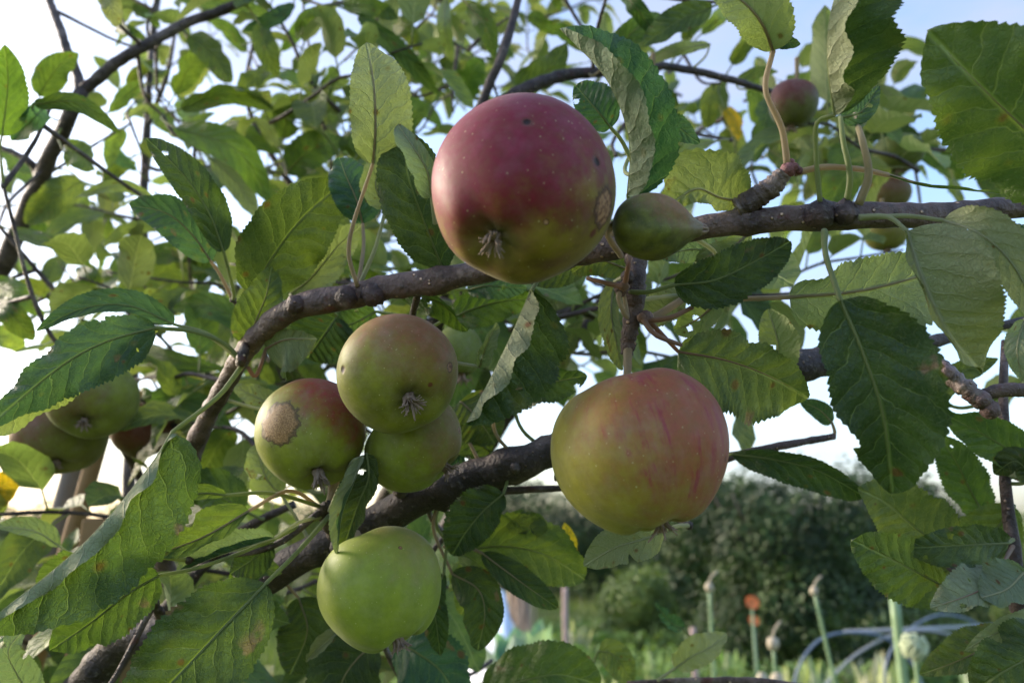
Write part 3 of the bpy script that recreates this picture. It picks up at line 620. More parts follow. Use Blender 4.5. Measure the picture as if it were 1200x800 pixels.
LN([(312, 408, .370), (335, 398, .362), (372, 397, .360)], (14, 46), (10, 20), (0, -10), 'D', 'g', pet=[(290, 430, .366), (300, 440, .368)], st='r')
LN([(430, 532, .345), (432, 560, .342), (420, 590, .345), (402, 645, .352)], (18, 30), (30, 0), (20, 0), 'U', 'd', pet=[(388, 596, .378), (412, 560, .36)])
LN([(425, 536, .335), (414, 565, .330), (400, 605, .332), (396, 652, .34)], (12, 16), (110, 10), (0, 0), 'D', 'b', pet=[(386, 598, .375), (410, 545, .345)])
LN([(590, 578, .385), (565, 600, .380), (545, 625, .378), (530, 650, .38)], (26, 34), (6, 10), (0, 0), 'U', 'k')
LN([(520, 672, .39), (508, 700, .385), (512, 735, .383), (516, 768, .386)], (16, 18), (6, 10), (0, 0), 'U', 'k', bites=[(.5, 1, .5, .05)])
LN([(530, 672, .40), (560, 690, .395), (568, 720, .393), (560, 762, .396)], (24, 30), (6, 10), (0, 0), 'U', 'd')
LN([(535, 645, .42), (590, 640, .412), (640, 650, .410), (685, 678, .413)], (40, 40), (6, 10), (0, 0), 'U', 'y')
LN([(565, 648, .40), (592, 668, .395), (622, 690, .393), (654, 712, .396)], (18, 18), (0, 24), (0, 0), 'U', 'd', pet=[(520, 640, .41), (545, 640, .405)])
LN([(540, 655, .45), (555, 690, .445), (540, 720, .445)], (30, 30), (6, 10), (0, 0), 'U', 'l')
LN([(590, 610, .42), (625, 612, .415), (640, 630, .415)], (14, 18), (6, 10), (0, 0), 'U', 'd', bites=[(.6, 1, .5, .05)])
LN([(465, 752, .43), (490, 765, .42), (520, 790, .415), (545, 840, .41)], (40, 44), (6, -10), (0, 0), 'U', 'b')
LN([(440, 755, .42), (420, 770, .415), (400, 800, .41), (390, 850, .41)], (44, 44), (6, 10), (0, 0), 'U', 'k')
LN([(566, 812, .44), (610, 798, .43), (655, 790, .425), (704, 802, .43)], (40, 24), (6, 10), (0, 0), 'U', 'g')
LN([(295, 345, .385), (320, 300, .378), (355, 255, .372), (408, 208, .375)], (46, 50), (8, 8), (0, 10), 'U', 'g')
LN([(288, 405, .375), (300, 375, .368), (312, 345, .366), (318, 312, .37)], (28, 26), (8, 8), (0, 0), 'U', 'g', pet=[(284, 420, .368)])
LN([(247, 306, .40), (225, 275, .392), (195, 250, .390), (152, 240, .393)], (26, 26), (10, 16), (0, 0), 'U', 'b')
LN([(262, 295, .38), (245, 250, .372), (215, 205, .370), (172, 162, .374)], (20, 26), (8, -10), (0, 0), 'U', 'k')
LN([(340, 345, .40), (365, 325, .392), (395, 290, .390), (425, 262, .393)], (28, 26), (10, 10), (0, 0), 'D', 'g', pet=[(345, 358, .36)])
LN([(470, 345, .37), (495, 348, .362), (520, 358, .360), (548, 388, .362)], (8, 20), (60, -20), (0, 0), 'U', 'g', pet=[(440, 350, .355)])
LN([(548, 340, .375), (568, 335, .370), (590, 336, .368), (618, 338, .37)], (14, 16), (6, 10), (0, 0), 'U', 'b')
LN([(530, 372, .39), (560, 360, .385), (595, 352, .382), (635, 350, .385)], (22, 26), (6, 10), (0, 0), 'U', 'g')
LN([(580, 462, .38), (610, 455, .372), (645, 448, .370), (688, 440, .373)], (20, 28), (6, 10), (0, 0), 'U', 'k')
LN([(600, 440, .40), (620, 420, .395), (650, 400, .395)], (22, 22), (6, 10), (0, 0), 'U', 'd')
LN([(562, 430, .36), (570, 405, .352), (582, 378, .352)], (8, 14), (50, 10), (0, 0), 'D', 'b')
LN([(540, 470, .41), (560, 490, .405), (580, 520, .405)], (34, 36), (6, 10), (0, 0), 'U', 'o')
LN([(575, 530, .42), (545, 505, .415), (520, 480, .415)], (26, 26), (6, 10), (0, 0), 'U', 'd')
LN([(540, 530, .42), (520, 548, .415), (480, 560, .415)], (22, 22), (6, 10), (0, 0), 'U', 'b')
LN([(330, 580, .41), (312, 560, .405), (300, 520, .405)], (22, 24), (6, 10), (0, 0), 'D', 'y')
LN([(285, 598, .45), (255, 580, .445), (225, 575, .445), (200, 580, .45)], (20, 30), (6, 10), (0, 0), 'U', 'g')
LN([(395, 370, .39), (380, 392, .385), (360, 420, .385)], (40, 44), (6, 10), (0, 0), 'U', 'k')
LN([(440, 365, .40), (410, 380, .395), (375, 385, .395)], (30, 30), (6, 10), (0, 0), 'U', 'd')
LN([(690, 300, .36), (660, 318, .355), (620, 330, .355)], (18, 20), (6, 10), (0, 0), 'U', 'd')
LN([(735, 315, .35), (700, 305, .345), (670, 320, .345)], (20, 24), (6, 10), (0, 0), 'U', 'y')
LN([(250, 755, .42), (290, 720, .415), (340, 730, .41)], (30, 30), (6, 10), (0, 0), 'U', 'g')
LN([(350, 700, .43), (360, 740, .425), (340, 790, .42)], (36, 36), (6, 10), (0, 0), 'U', 'd')
LN([(400, 738, .40), (382, 752, .395), (358, 775, .395)], (8, 12), (60, 20), (0, 0), 'D', 'o')
LN([(270, 690, .40), (300, 665, .395), (330, 672, .395)], (18, 18), (6, 10), (0, 0), 'U', 'g')
LN([(40, 820, .36), (20, 790, .35), (10, 762, .345), (30, 735, .35)], (26, 22), (6, 10), (0, 0), 'D', 'b')
LN([(70, 640, .44), (40, 622, .435), (-5, 616, .435)], (8, 16), (16, 10), (0, 0), 'D', 'g', pet=[(95, 660, .45)])
LN([(330, 480, .43), (300, 465, .43), (272, 452, .43)], (14, 16), (6, 10), (0, 0), 'D', 'g')

# ------------------------------------------------------------------ apples on the front tree
def mk(name, **kw):
    def f(loc):
        k = dict(kw); k['bdir'] = loc(*k['bdir']); k['spots'] = [(loc(*s[0]), s[1], s[2]) for s in k.get('spots', [])]
        return apple_material(name, **k)
    return f
def pd(dx, dy, rx, ry):           # pixel offset from the fruit centre -> camera-space direction
    x, y = dx / rx, -dy / ry; z = math.sqrt(max(.02, 1 - x * x - y * y)); return (x, y, z)
apple(612, 226, .262, 105, 110, pd(-34, 60, 105, 112), 'large purple-red apple high in the middle with a brown patch on its right edge',
      mk('red_apple_skin', green=(.24, .19, .018), green2=(.11, .07, .015), red=(.165, .009, .024), bdir=(-.35, .78, .25), bamt=.95, bsoft=.45, streak=.4, bloom=.14, dust=(.42, .16, .24),
         spots=[(pd(5, -78, 106, 114), .045, 'hole'), (pd(91, 18, 106, 114), .20, 'bite'), (pd(80, -35, 106, 114), .05, 'hole'), (pd(78, 47, 106, 114), .075, 'stain'), (pd(25, 32, 106, 114), .03, 'bite'), (pd(-34, 60, 106, 114), .22, 'fuzz')]),
      stem=[(650, 200, .30), (705, 255, .318), (725, 282, .318)], eye_r=.8)
apple(751, 530, .290, 101, 97, (.28, -.95, .10), 'streaked yellow-green and pink apple hanging from the spur at centre right',
      mk('streaked_apple_skin', green=(.30, .275, .032), green2=(.20, .19, .026), red=(.29, .09, .045), bdir=(.72, .55, .15), bamt=.98, bsoft=.85, streak=2.3, bloom=.10, spots=[(pd(95, 5, 104, 98), .05, 'stain')]),
      stem=[(735, 440, .298), (736, 408, .302), (738, 385, .302)], lob=.03, conic=.10)
apple(467, 439, .330, 69, 66, pd(16, 34, 70, 68), 'olive apple with a dried star-shaped eye, topmost of the cluster of three',
      mk('olive_apple_skin', green=(.22, .23, .020), green2=(.14, .145, .018), red=(.24, .10, .045), bdir=(.3, .8, .2), bamt=.55, bsoft=.6, streak=.2, bloom=.20, dust=(.38, .33, .22),
         spots=[(pd(60, -8, 70, 68), .085, 'bite'), (pd(-61, -6, 70, 68), .05, 'hole'), (pd(38, 12, 70, 68), .06, 'stain'), (pd(16, 34, 70, 68), .2, 'fuzz')]),
      stem=[(440, 430, .37), (400, 540, .39), (388, 590, .385)], eye_r=1.25)
apple(365, 509, .355, 61, 64, pd(8, 52, 62, 64), 'reddish green apple with a round tan scab on its left side',
      mk('scabbed_apple_skin', green=(.24, .27, .020), green2=(.16, .18, .018), red=(.26, .045, .030), bdir=(.5, .75, .2), bamt=.48, bsoft=.45, streak=.3, bloom=.10,
         spots=[(pd(-36, -14, 62, 64), .40, 'scab'), (pd(10, 50, 62, 64), .14, 'fuzz')]),
      stem=[(380, 500, .38), (388, 560, .388), (386, 596, .385)], eye_r=1.2)
apple(487, 520, .365, 59, 52, (.75, -.6, .15), 'shaded green apple tucked behind the olive one, touching the dark branch',
      mk('shaded_apple_skin', green=(.22, .27, .022), green2=(.15, .18, .018), red=(.20, .13, .04), bdir=(.6, .1, .4), bamt=.35, bsoft=.5, streak=.1, bloom=.10, spots=[(pd(53, -14, 60, 54), .07, 'bite')]),
      stem=[(450, 520, .39), (405, 560, .392), (390, 594, .388)])
apple(447, 690, .350, 70, 71, (.32, -.92, .12), 'bright plain green apple with pale dots, lowest in the picture',
      mk('green_apple_skin', green=(.25, .31, .03), green2=(.18, .235, .024), red=(.25, .22, .05), bdir=(.4, .7, .3), bamt=.2, bsoft=.4, streak=0, bloom=.08, spots=[(pd(20, -42, 71, 72), .03, 'bite')]),
      stem=[(425, 640, .372), (418, 625, .388)], lob=.03)
# fruitlet pointing right
def fruitlet():
    c = P(766, 265, .272); k = .272 / FPX; ax = CV(.99, -.08, .1); q = ax.to_track_quat('Z', 'Y'); M = q.to_matrix()
    o = empty('fruitlet', c); tag(o, 'small unripe oval fruitlet wedged between the red apple and the branch', 'apple')
    prof = [(-48, 3), (-46, 12), (-42, 21), (-34, 30), (-22, 36), (-8, 39), (6, 38), (20, 33), (32, 25), (42, 16), (50, 10), (55, 8), (57, 3)]
    mb = MB(); n = 40; vs = []; fs = []
    pp = spline([Vector((a, b, 0)) for a, b in prof], 40)
    for p in pp:
        for i in range(n):
            ph = 2 * math.pi * i / n; rr = max(p.y, .5) * .98 * (1 + .05 * math.cos(5 * ph) * (1 if p.x > 0 else .5) + .03 * math.sin(9 * ph + p.x * .03))
            vs.append(c + M @ Vector((rr * math.cos(ph), rr * math.sin(ph), p.x)) * k)
    for j in range(40):
        for i in range(n): fs.append((j * n + i, j * n + (i + 1) % n, (j + 1) * n + (i + 1) % n, (j + 1) * n + i))
    mb.add(vs, fs)
    Mi = M.transposed()
    b = mb.build('flesh', apple_material('fruitlet_skin', (.17, .185, .035), (.24, .12, .055), Mi @ CV(.5, .8, .2), .5, 0, [(Mi @ CV(.97, .1, .25), .45, 'fuzz')], .15, (.065, .08, .02), .5, (.3, .26, .2)), o)
    b.data.transform(Mi.to_4x4()); b.rotation_mode = 'QUATERNION'; b.rotation_quaternion = q
    cm = MB(); e = c + ax * 55 * k
    rs = random.Random(4)
    for i in range(6):
        a = i * 1.05; rad = M @ Vector((math.cos(a), math.sin(a), 0)); p0 = e + rad * .0014 - ax * .001
        cm.tube(spline([p0, p0 + ax * .002, p0 + ax * .0035 - rad * .001], 6), [.0008 - .0001 * t for t in range(7)], 6, 0, None, .4)
    cm.build('calyx', M_SEPAL, o)
    st = MB(); st.tube(spline([c - ax * 46 * k, P(712, 275, .29), P(728, 300, .305)], 10), .0013, 8, 0, STALK_TINT['p'])
    st.build('stalk', M_STALK, o)
fruitlet()
# leaf stumps and fruit stalks at the knuckle
sm = MB()
for pts in ([(728, 338, .296), (725, 350, .290), (735, 372, .292), (730, 338, .296)], [(730, 336, .292), (712, 332, .286), (688, 326, .29)], [(732, 335, .292), (736, 312, .290), (738, 296, .30)],
            [(757, 376, .296), (785, 372, .290), (812, 360, .292)], [(752, 372, .296), (768, 392, .29), (798, 404, .30)]):
    sm.tube(spline([P(*p) for p in pts], 12), [.0011 - .0003 * t / 12 for t in range(13)], 9, 0, STALK_TINT['p' if len(pts) > 3 else 'r'], .15)
    knob(sm, P(*pts[0]), .0019, STALK_TINT['r'])
sm.build('old_fruit_stalk', M_STALK, near)

# ------------------------------------------------------------------ the tree behind
FT = Vector((-.95, 1.55, 0))
branch(far, 'trunk', [FT, FT + Vector((.03, 0, .5)), FT + Vector((-.02, -.1, .95)), FT + Vector((.0, -.2, 1.3))], [.05, .042, .036, .026], F_, 18)
ff = FT + Vector((0, -.2, 1.3))
dk = (.75, .66, .68, 1)
branch(far, 'branch', [ff, (-60, 430, .85), (0, 322, .78), (42, 220, .74), (80, 135, .70), (98, 106, .70)], [.020, .010, .0085, .0075, .0068, .0062], F_, 14, dk)
branch(far, 'branch', [(98, 106, .70), (150, 66, .70), (220, 27, .71), (290, -2, .72), (380, -60, .75)], [.0055, .0050, .0046, .0040, .0036], F_, 12, dk)
branch(far, 'branch', [(96, 110, .70), (88, 80, .71), (72, 40, .72), (55, -10, .74), (40, -80, .76)], [.0050, .0044, .0042, .0038, .0034], F_, 12, (1.1, .95, .98, 1))
branch(far, 'branch', [(46, 210, .74), (36, 192, .73), (15, 178, .73), (-20, 165, .74)], [.0045, .0032, .0026, .002], F_, 10, dk)
branch(far, 'branch', [(-60, 620, .62), (10, 525, .58), (60, 478, .56), (110, 448, .56)], [.0028, .0026, .0024, .0018], F_, 10, dk)
branch(far, 'branch', [(160, 860, .95), (150, 600, .98), (165, 300, 1.0), (172, 150, 1.0), (178, 60, 1.0), (190, -60, 1.0)], [.010, .008, .0065, .005, .004, .003], F_, 10, (1.3, 1.3, 1.5, 1))
branch(far, 'branch', [(400, 620, 1.0), (330, 420, .98), (250, 320, .95), (160, 352, .95), (130, 358, .95)], [.008, .006, .0045, .0035, .003], F_, 10, dk)
branch(far, 'branch', [(172, 150, 1.0), (195, 90, .98), (205, 40, .97)], [.0035, .003, .002], F_, 8, (1.3, 1.3, 1.4, 1))
branch(far, 'branch', [(420, 700, .9), (500, 420, .70), (545, 200, .62), (570, 110, .60), (592, 55, .60), (612, -20, .62)], [.010, .008, .0052, .0038, .0032, .0028], F_, 10, dk)
branch(far, 'branch', [(560, 140, .60), (600, 112, .60), (650, 90, .61), (700, 84, .62), (780, 78, .64), (850, 92, .66), (905, 108, .68)], [.004, .0052, .0050, .0042, .0034, .0030, .0024], F_, 10, dk)
branch(far, 'branch', [(520, 620, .85), (600, 480, .82), (660, 415, .80), (692, 372, .80), (720, 320, .82)], [.007, .0065, .0056, .0045, .003], F_, 10, dk)
branch(far, 'branch', [(240, 700, .75), (130, 490, .66), (175, 495, .66), (215, 500, .66)], [.005, .004, .0035, .003], F_, 10, dk)
branch(far, 'branch', [(720, 320, .82), (850, 250, .85), (960, 190, .86), (1040, 170, .86), (1100, 150, .88)], [.003, .003, .003, .0026, .002], F_, 10, dk)
branch(far, 'branch', [(430, 480, .95), (400, 300, .95), (330, 200, .95), (290, 120, .95), (300, 30, .96)], [.006, .005, .004, .003, .002], F_, 8, dk)
# traced leaves: base x,y, tip x,y, half width, depth, face, tint, [mid offset x,y]
BL = [(2,160,5,52,24,.50,'U','g'),(45,112,92,62,18,.70,'U','g'),(52,125,14,165,14,.52,'U','b'),(40,122,142,156,11,.50,'U','d',0,-18),(75,178,110,200,20,.68,'U','y'),(95,212,30,262,20,.75,'U','y'),
(182,234,88,232,8,.62,'D','g',5,-16),(146,152,128,198,11,.85,'U','y'),(118,-10,136,32,13,.60,'D','o'),(172,46,134,36,6,.8,'U','g'),(155,10,188,34,9,.85,'U','g'),(205,-5,330,24,13,.8,'U','y'),(345,5,285,35,10,.75,'U','b',0,5),
(372,12,347,47,7,.68,'U','g'),(305,30,325,92,14,.72,'U','g'),(222,42,270,98,17,.78,'U','d'),(212,128,322,128,13,.72,'U','d',0,-18),(205,150,316,238,20,.70,'U','g',16,-18),(205,110,242,60,15,.85,'U','g'),(175,125,208,162,12,.9,'U','y'),
(168,98,128,132,10,.85,'U','g'),(332,162,350,116,18,.85,'U','g'),(325,172,296,138,9,.8,'D','g'),(395,134,362,98,8,.8,'D','g'),(336,202,402,164,22,.78,'U','d'),(248,186,302,258,15,.72,'D','g'),(232,330,258,262,14,.8,'U','g'),
(290,60,240,20,10,.9,'U','g'),(160,200,120,175,9,.9,'U','b'),(120,215,160,190,10,.95,'U','g'),(150,100,180,70,9,.95,'U','y'),(330,60,360,20,9,.9,'U','g'),(260,150,330,180,14,.85,'U','g'),
(402,6,466,22,12,.70,'U','y'),(420,18,514,112,13,.68,'U','d',2,-5),(522,0,530,74,9,.74,'D','g'),(548,6,580,70,13,.72,'U','g'),(566,44,594,20,9,.8,'U','y'),(540,112,566,68,20,.78,'U','g'),(604,104,666,48,20,.70,'U','d',8,5),
(618,20,652,42,10,.78,'U','g'),(652,-8,658,14,6,.7,'U','g'),(716,72,774,16,16,.58,'U','g'),(726,-12,768,40,11,.56,'U','d'),(835,8,752,54,19,.56,'U','d'),(832,52,750,76,8,.62,'D','g'),(470,175,500,128,12,.8,'U','g'),(400,160,424,192,13,.78,'U','g'),
(482,95,516,82,10,.8,'U','g'),(455,25,490,60,12,.8,'U','y'),(395,80,380,120,10,.85,'U','g'),(765,118,795,122,12,.6,'U','g'),(748,184,802,206,13,.55,'U','g'),(838,166,774,194,9,.6,'D','g'),(690,60,640,30,10,.75,'U','g'),
(800,52,826,8,12,.72,'U','g'),(822,40,854,12,10,.8,'U','y'),(858,76,894,30,12,.78,'U','y'),(830,150,842,98,12,.8,'U','y'),(862,98,912,84,8,.7,'U','o'),(905,112,884,192,16,.72,'U','d'),(850,128,865,165,10,.78,'Y' and 'U','Y'),(1008,132,1060,172,14,.8,'U','g'),
(1012,158,1078,164,16,.78,'U','d'),(1030,100,1062,152,10,.8,'D','y'),(1060,190,1010,212,14,.82,'U','o'),(900,175,930,215,13,.8,'U','y'),(945,150,960,230,12,.82,'D','o'),(1075,175,1130,210,14,.8,'U','g'),(1060,285,1012,270,12,.82,'U','y'),
(15,270,110,314,10,.66,'U','d',8,-2),(112,348,94,312,14,.78,'U','g'),(134,346,122,316,7,.8,'U','g'),(88,366,48,346,8,.7,'U','g'),(-10,332,52,372,16,.60,'U','g'),(-8,352,40,398,15,.55,'U','d'),(142,348,228,308,22,.82,'U','y'),(196,352,222,326,16,.85,'U','y'),
(168,300,252,304,14,.8,'U','d'),(-10,392,28,412,15,.7,'U','l'),(295,388,202,362,18,.62,'U','g',0,-16),(262,432,152,402,12,.66,'U','g',0,6),(160,402,186,444,16,.75,'U','g'),(238,460,168,440,8,.7,'U','g'),(188,466,272,506,18,.62,'U','g',8,-8),(272,448,324,478,13,.65,'D','g'),
(298,420,320,452,9,.7,'U','y'),(230,545,270,500,14,.85,'U','g'),(60,348,20,330,10,.8,'U','y'),(260,180,215,150,12,.9,'U','g'),(60,290,30,250,10,.9,'U','g'),(190,480,160,460,10,.8,'U','g'),(350,200,385,250,14,.85,'U','g'),(420,210,400,240,12,.8,'U','b'),
(460,120,420,90,12,.85,'U','g'),(300,200,275,165,12,.88,'U','g'),(30,30,5,10,10,.8,'U','g'),(20,215,-5,180,14,.7,'U','g'),(70,100,60,140,10,.8,'U','g')]
for t in BL[:96]:
    bx, by, tx, ty, hw, d, fc, tn = t[:8]; mo = t[8:] or (random.Random(bx).uniform(-6, 6), -6)
    rs = random.Random(bx * 31 + ty)
    leaf(far, F_, [(bx, by, d), ((bx + tx) / 2 + mo[0], (by + ty) / 2 + mo[1], d - rs.uniform(.0, .02)), (tx, ty, d + rs.uniform(-.02, .02))], hw, (rs.uniform(0, 22), rs.uniform(-6, 18)), (0, 0), fc, tn, hi=False, rip=1.3)
branch(far, 'branch', [(1195, 830, .38), (1000, 812, .44), (880, 798, .46), (800, 797, .47), (735, 800, .48)], [.0024, .0024, .0022, .0020, .0014], F_, 10, (1.5, 1.35, 1.3, 1))
leaf(far, F_, [(792, 782, .47), (812, 768, .465), (832, 758, .463), (852, 742, .466)], (22, 16), (10, 14), (0, 0), 'D', 'l', pet=[(770, 797, .47)])
leaf(far, F_, [(800, 736, .52), (785, 728, .515), (768, 706, .515)], (8, 12), (10, 30), (0, 0), 'U', 'b', pet=[(812, 770, .50), (810, 750, .52)])
leaf(far, F_, [(672, 650, .46), (668, 636, .458), (661, 612, .46)], (8, 9), (10, 10), (0, 0), 'U', 'Y', pet=[(690, 662, .47), (680, 660, .465)])
leaf(far, F_, [(702, 762, .50), (720, 768, .495), (742, 800, .50)], (18, 20), (6, 10), (0, 0), 'U', 'y', pet=[(690, 800, .49), (696, 775, .50)])
# countless smaller shoots filling the tree, one mass
def shoots(name, parent, specs, key):
    mb = MB(); rs = random.Random(11)
    for (x, y, d, dx, dy, L, tn) in specs:
        p0 = P(x, y, d); dr = (CX * dx + CU * dy + CF * rs.uniform(-.5, .5)).normalized()
        pts = [p0 + dr * L * t / 6 + Vector((0, 0, -.02 * (t / 6) ** 2 + .0)) + Vector((mnoise.noise(p0 * 7 + Vector((t, 0, 0))), 0, mnoise.noise(p0 * 5 + Vector((0, t, 0))))) * .012 for t in range(7)]
        sp = spline(pts, 18); mb.tube(sp, [.0022 * (1 - .6 * i / 18) for i in range(19)], 6, 1, (.9, .8, .8, 1), .1)
        n = int(L / .017)
        for i in range(n):
            p = sp[min(18, int((i + .5) / n * 18))]; a = i * 2.4 + rs.uniform(-.4, .4)
            sx = dr.cross(Vector((0, 0, 1))); sx = (sx if sx.length > .1 else CX).normalized(); sy = dr.cross(sx)
            o = (sx * math.cos(a) + sy * math.sin(a) + dr * .55).normalized(); o = (o + Vector((0, 0, .15))).normalized()
            l = rs.uniform(.045, .075); b = p + o * .018
            tip = b + (o + Vector((0, 0, -rs.uniform(.2, .9)))).normalized() * l
            mid = b.lerp(tip, .5) + Vector((0, 0, .008)); nrm = (Vector((rs.uniform(-.5, .5), rs.uniform(-.9, .2), 1))).normalized()
            leaf_mesh(mb, [b, mid, tip], l * .26, l * .26, rs.uniform(0, 35), rs.uniform(0, 35), 'U', 0, 0, rs.random(), 10, 2, 5, tuple(c * 1.3 for c in jit(TINT[rs.choice(tn)], rs, .25)), nrm)
            mb.tube([p, b], .0008, 4, 2, STALK_TINT['g'])
    o = mb.build(name, [M_LEAF, M_BARK, M_STALK], parent); o['kind'] = 'stuff'
    return o
rs = random.Random(5); SP = []
for (x, y, sx, sy, d0, d1, n, up) in [(180, 220, 70, 120, .8, 1.4, 9, 1), (310, 270, 80, 110, .75, 1.3, 12, .8), (430, 130, 60, 100, .75, 1.3, 7, 1), (560, 60, 100, 60, .8, 1.3, 6, 1), (60, 230, 60, 100, .9, 1.4, 0, 1), (330, 440, 110, 80, .55, 1.1, 13, .5), (120, 400, 70, 60, .8, 1.2, 2, .6),
                              (560, 420, 60, 80, .55, 1.0, 9, .4), (860, 140, 60, 60, .8, 1.2, 8, .8), (1045, 190, 38, 26, .66, 1.0, 9, .5), (700, 350, 50, 50, .6, .9, 3, .5), (280, 680, 110, 50, .55, .9, 12, .3), (480, 760, 90, 30, .55, .8, 4, .3), (90, 760, 60, 30, .6, .9, 2, .3), (1180, 520, 30, 60, .55, .8, 2, .6)]:
    for i in range(n):
        SP.append((x + rs.gauss(0, sx * .7), y + rs.gauss(0, sy * .6), rs.uniform(d0, d1), rs.uniform(-1, 1), rs.uniform(-.2, 1) * up, rs.uniform(.12, .26), 'ggdyo'))
shoots('foliage', far, SP, F_)

# fruit on the tree behind
def bgm(name, green, red, bdir, amt): return mk(name, green=green, red=red, bdir=bdir, bamt=amt, bsoft=.5, streak=.2, bloom=.08, spots=[])
apple(108, 468, .54, 49, 43, (-.2, -.6, .6), 'blurred green apple at the left, upper one of the pair', bgm('left_upper_apple_skin', (.20, .23, .03), (.14, .08, .03), (-.6, .2, .6), .3), seg=(40, 28))
apple(70, 512, .57, 50, 42, (-.1, -.8, .5), 'blurred brownish apple at the left, lower one of the pair', bgm('left_lower_apple_skin', (.17, .18, .03), (.18, .08, .045), (-.7, .5, .3), .45), seg=(40, 28))
apple(168, 505, .66, 34, 30, (.1, -.8, .5), 'blurred brown-red apple half hidden behind the left pair', bgm('left_hidden_apple_skin', (.12, .08, .03), (.14, .04, .03), (0, .5, .5), .8), seg=(32, 24))
apple(538, 412, .50, 27, 32, (.1, -.9, .3), 'blurred green apple peeping out behind the olive apple', bgm('peeping_apple_skin', (.15, .19, .035), (.15, .17, .03), (0, .8, .3), .2), seg=(32, 24))
apple(930, 122, .62, 27, 29, (-.1, -.9, .3), 'blurred red-topped green apple at the upper right beside a tall stalk', bgm('upper_right_apple_skin', (.11, .12, .03), (.13, .035, .03), (-.2, .9, .2), .7), seg=(32, 24))
apple(1052, 180, .74, 28, 22, (.1, -.9, .3), 'blurred plain green apple under the leaves at the upper right', bgm('plain_far_apple_skin', (.13, .17, .035), (.12, .15, .03), (0, .8, .3), .2), seg=(32, 24))
apple(1040, 228, .76, 25, 22, (.1, -.9, .3), 'blurred pinkish apple just above the right end of the branch', bgm('pinkish_far_apple_skin', (.17, .15, .05), (.15, .07, .035), (0, .8, .3), .6), seg=(32, 24))
apple(1038, 274, .72, 24, 21, (.1, -.9, .3), 'blurred yellow-green apple just below the right end of the branch', bgm('low_far_apple_skin', (.20, .20, .04), (.2, .14, .04), (0, .8, .3), .4), seg=(32, 24))
apple(762, 110, .60, 20, 22, (-.1, -.9, .3), 'blurred red apple behind the tall folded leaf', bgm('folded_leaf_apple_skin', (.12, .10, .04), (.14, .03, .04), (0, .9, .3), .9), seg=(32, 24))

# ------------------------------------------------------------------ garden behind
def ground():
    g = NT('soil_and_turf'); tc = g.n('ShaderNodeTexCoord').outputs['Object']
    a = g.noise(tc, .35, 5, .6); b = g.noise(tc, 6, 5, .7)
    c = g.mix(g.ramp(a, .4, .6), (.07, .11, .025), (.12, .14, .045)); c = g.mix(g.ramp(b, .55, .75), c, (.11, .085, .05))
    g.P(Base_Color=c, Roughness=.95, Normal=g.bump(b, .6, .05)); g.P(**{'Specular IOR Level': .05})
    mb = MB(); n = 40; vs = []; fs = []
    for j in range(n + 1):
        for i in range(n + 1):
            x = -500 + 1000 * i / n; y = -60 + 900 * j / n; vs.append(Vector((x, y, 0)))
    for j in range(n):
        for i in range(n): a = j * (n + 1) + i; fs.append((a, a + 1, a + n + 2, a + n + 1))
    mb.add(vs, fs); tag(mb.build('ground', g.m), kind='structure')
ground()
def foliage_mat(name, a, b, tr=.25):
    g = NT(name); at = g.n('ShaderNodeAttribute', attribute_name='tint')
    c = g.mix(at.outputs['Alpha'], a, b); g.P(Base_Color=c, Roughness=.55)
    t = g.n('ShaderNodeBsdfTranslucent', {'Color': g.mix(1.0, c, (1.4, 1.5, .6), 'MULTIPLY')})
    mx = g.n('ShaderNodeMixShader', {0: tr, 1: g.b.outputs[0], 2: t.outputs[0]}); g.t.links.new(mx.outputs[0], g.out.inputs['Surface'])
    return g.m
def clumps(mb, blobs, n, size, seed=1):
    rs = random.Random(seed); tot = sum(b[3] * b[4] * b[5] for b in blobs) ** 1.0
    for (cx, cy, cz, rx, ry, rz) in blobs:
        k = int(n * rx * ry * rz / tot)
        sub = [(rs.gauss(0, 1), rs.gauss(0, 1), rs.gauss(0, 1)) for _ in range(26)]
        for i in range(k):
            d = Vector((rs.gauss(0, 1), rs.gauss(0, 1), rs.gauss(0, 1))).normalized()
            r = (.72 + .28 * rs.random()) * (1 + .30 * mnoise.noise(d * 2.3 + Vector((cx, cy, cz))) + .18 * mnoise.noise(d * 6 + Vector((cx, cy, cz))))
            p = Vector((cx + d.x * rx * r, cy + d.y * ry * r, max(.02, cz + d.z * rz * r)))
            nn = (d + Vector((rs.uniform(-1, 1), rs.uniform(-1, 1), rs.uniform(-.5, 1)))).normalized()
            t = nn.cross(Vector((rs.uniform(-1, 1), rs.uniform(-1, 1), rs.uniform(-1, 1)))).normalized(); s = nn.cross(t)
            L = size * rs.uniform(.6, 1.4); W = L * .5
            tone = min(1, max(0, .5 + .9 * mnoise.noise(p * 2.2) + rs.uniform(-.25, .25)))
            mb.add([p - t * L * .5, p + s * W * .5 + nn * L * .08, p + t * L * .5, p - s * W * .5 + nn * L * .08], [(0, 1, 2, 3)], (1, 1, 1, tone))
M_HEDGE = foliage_mat('hedge_leaf', (.010, .027, .005), (.045, .090, .013), .12); M_BUSH = foliage_mat('bush_leaf', (.07, .12, .03), (.20, .27, .07)); M_FARW = foliage_mat('woodland_leaf', (.05, .075, .035), (.11, .14, .06))
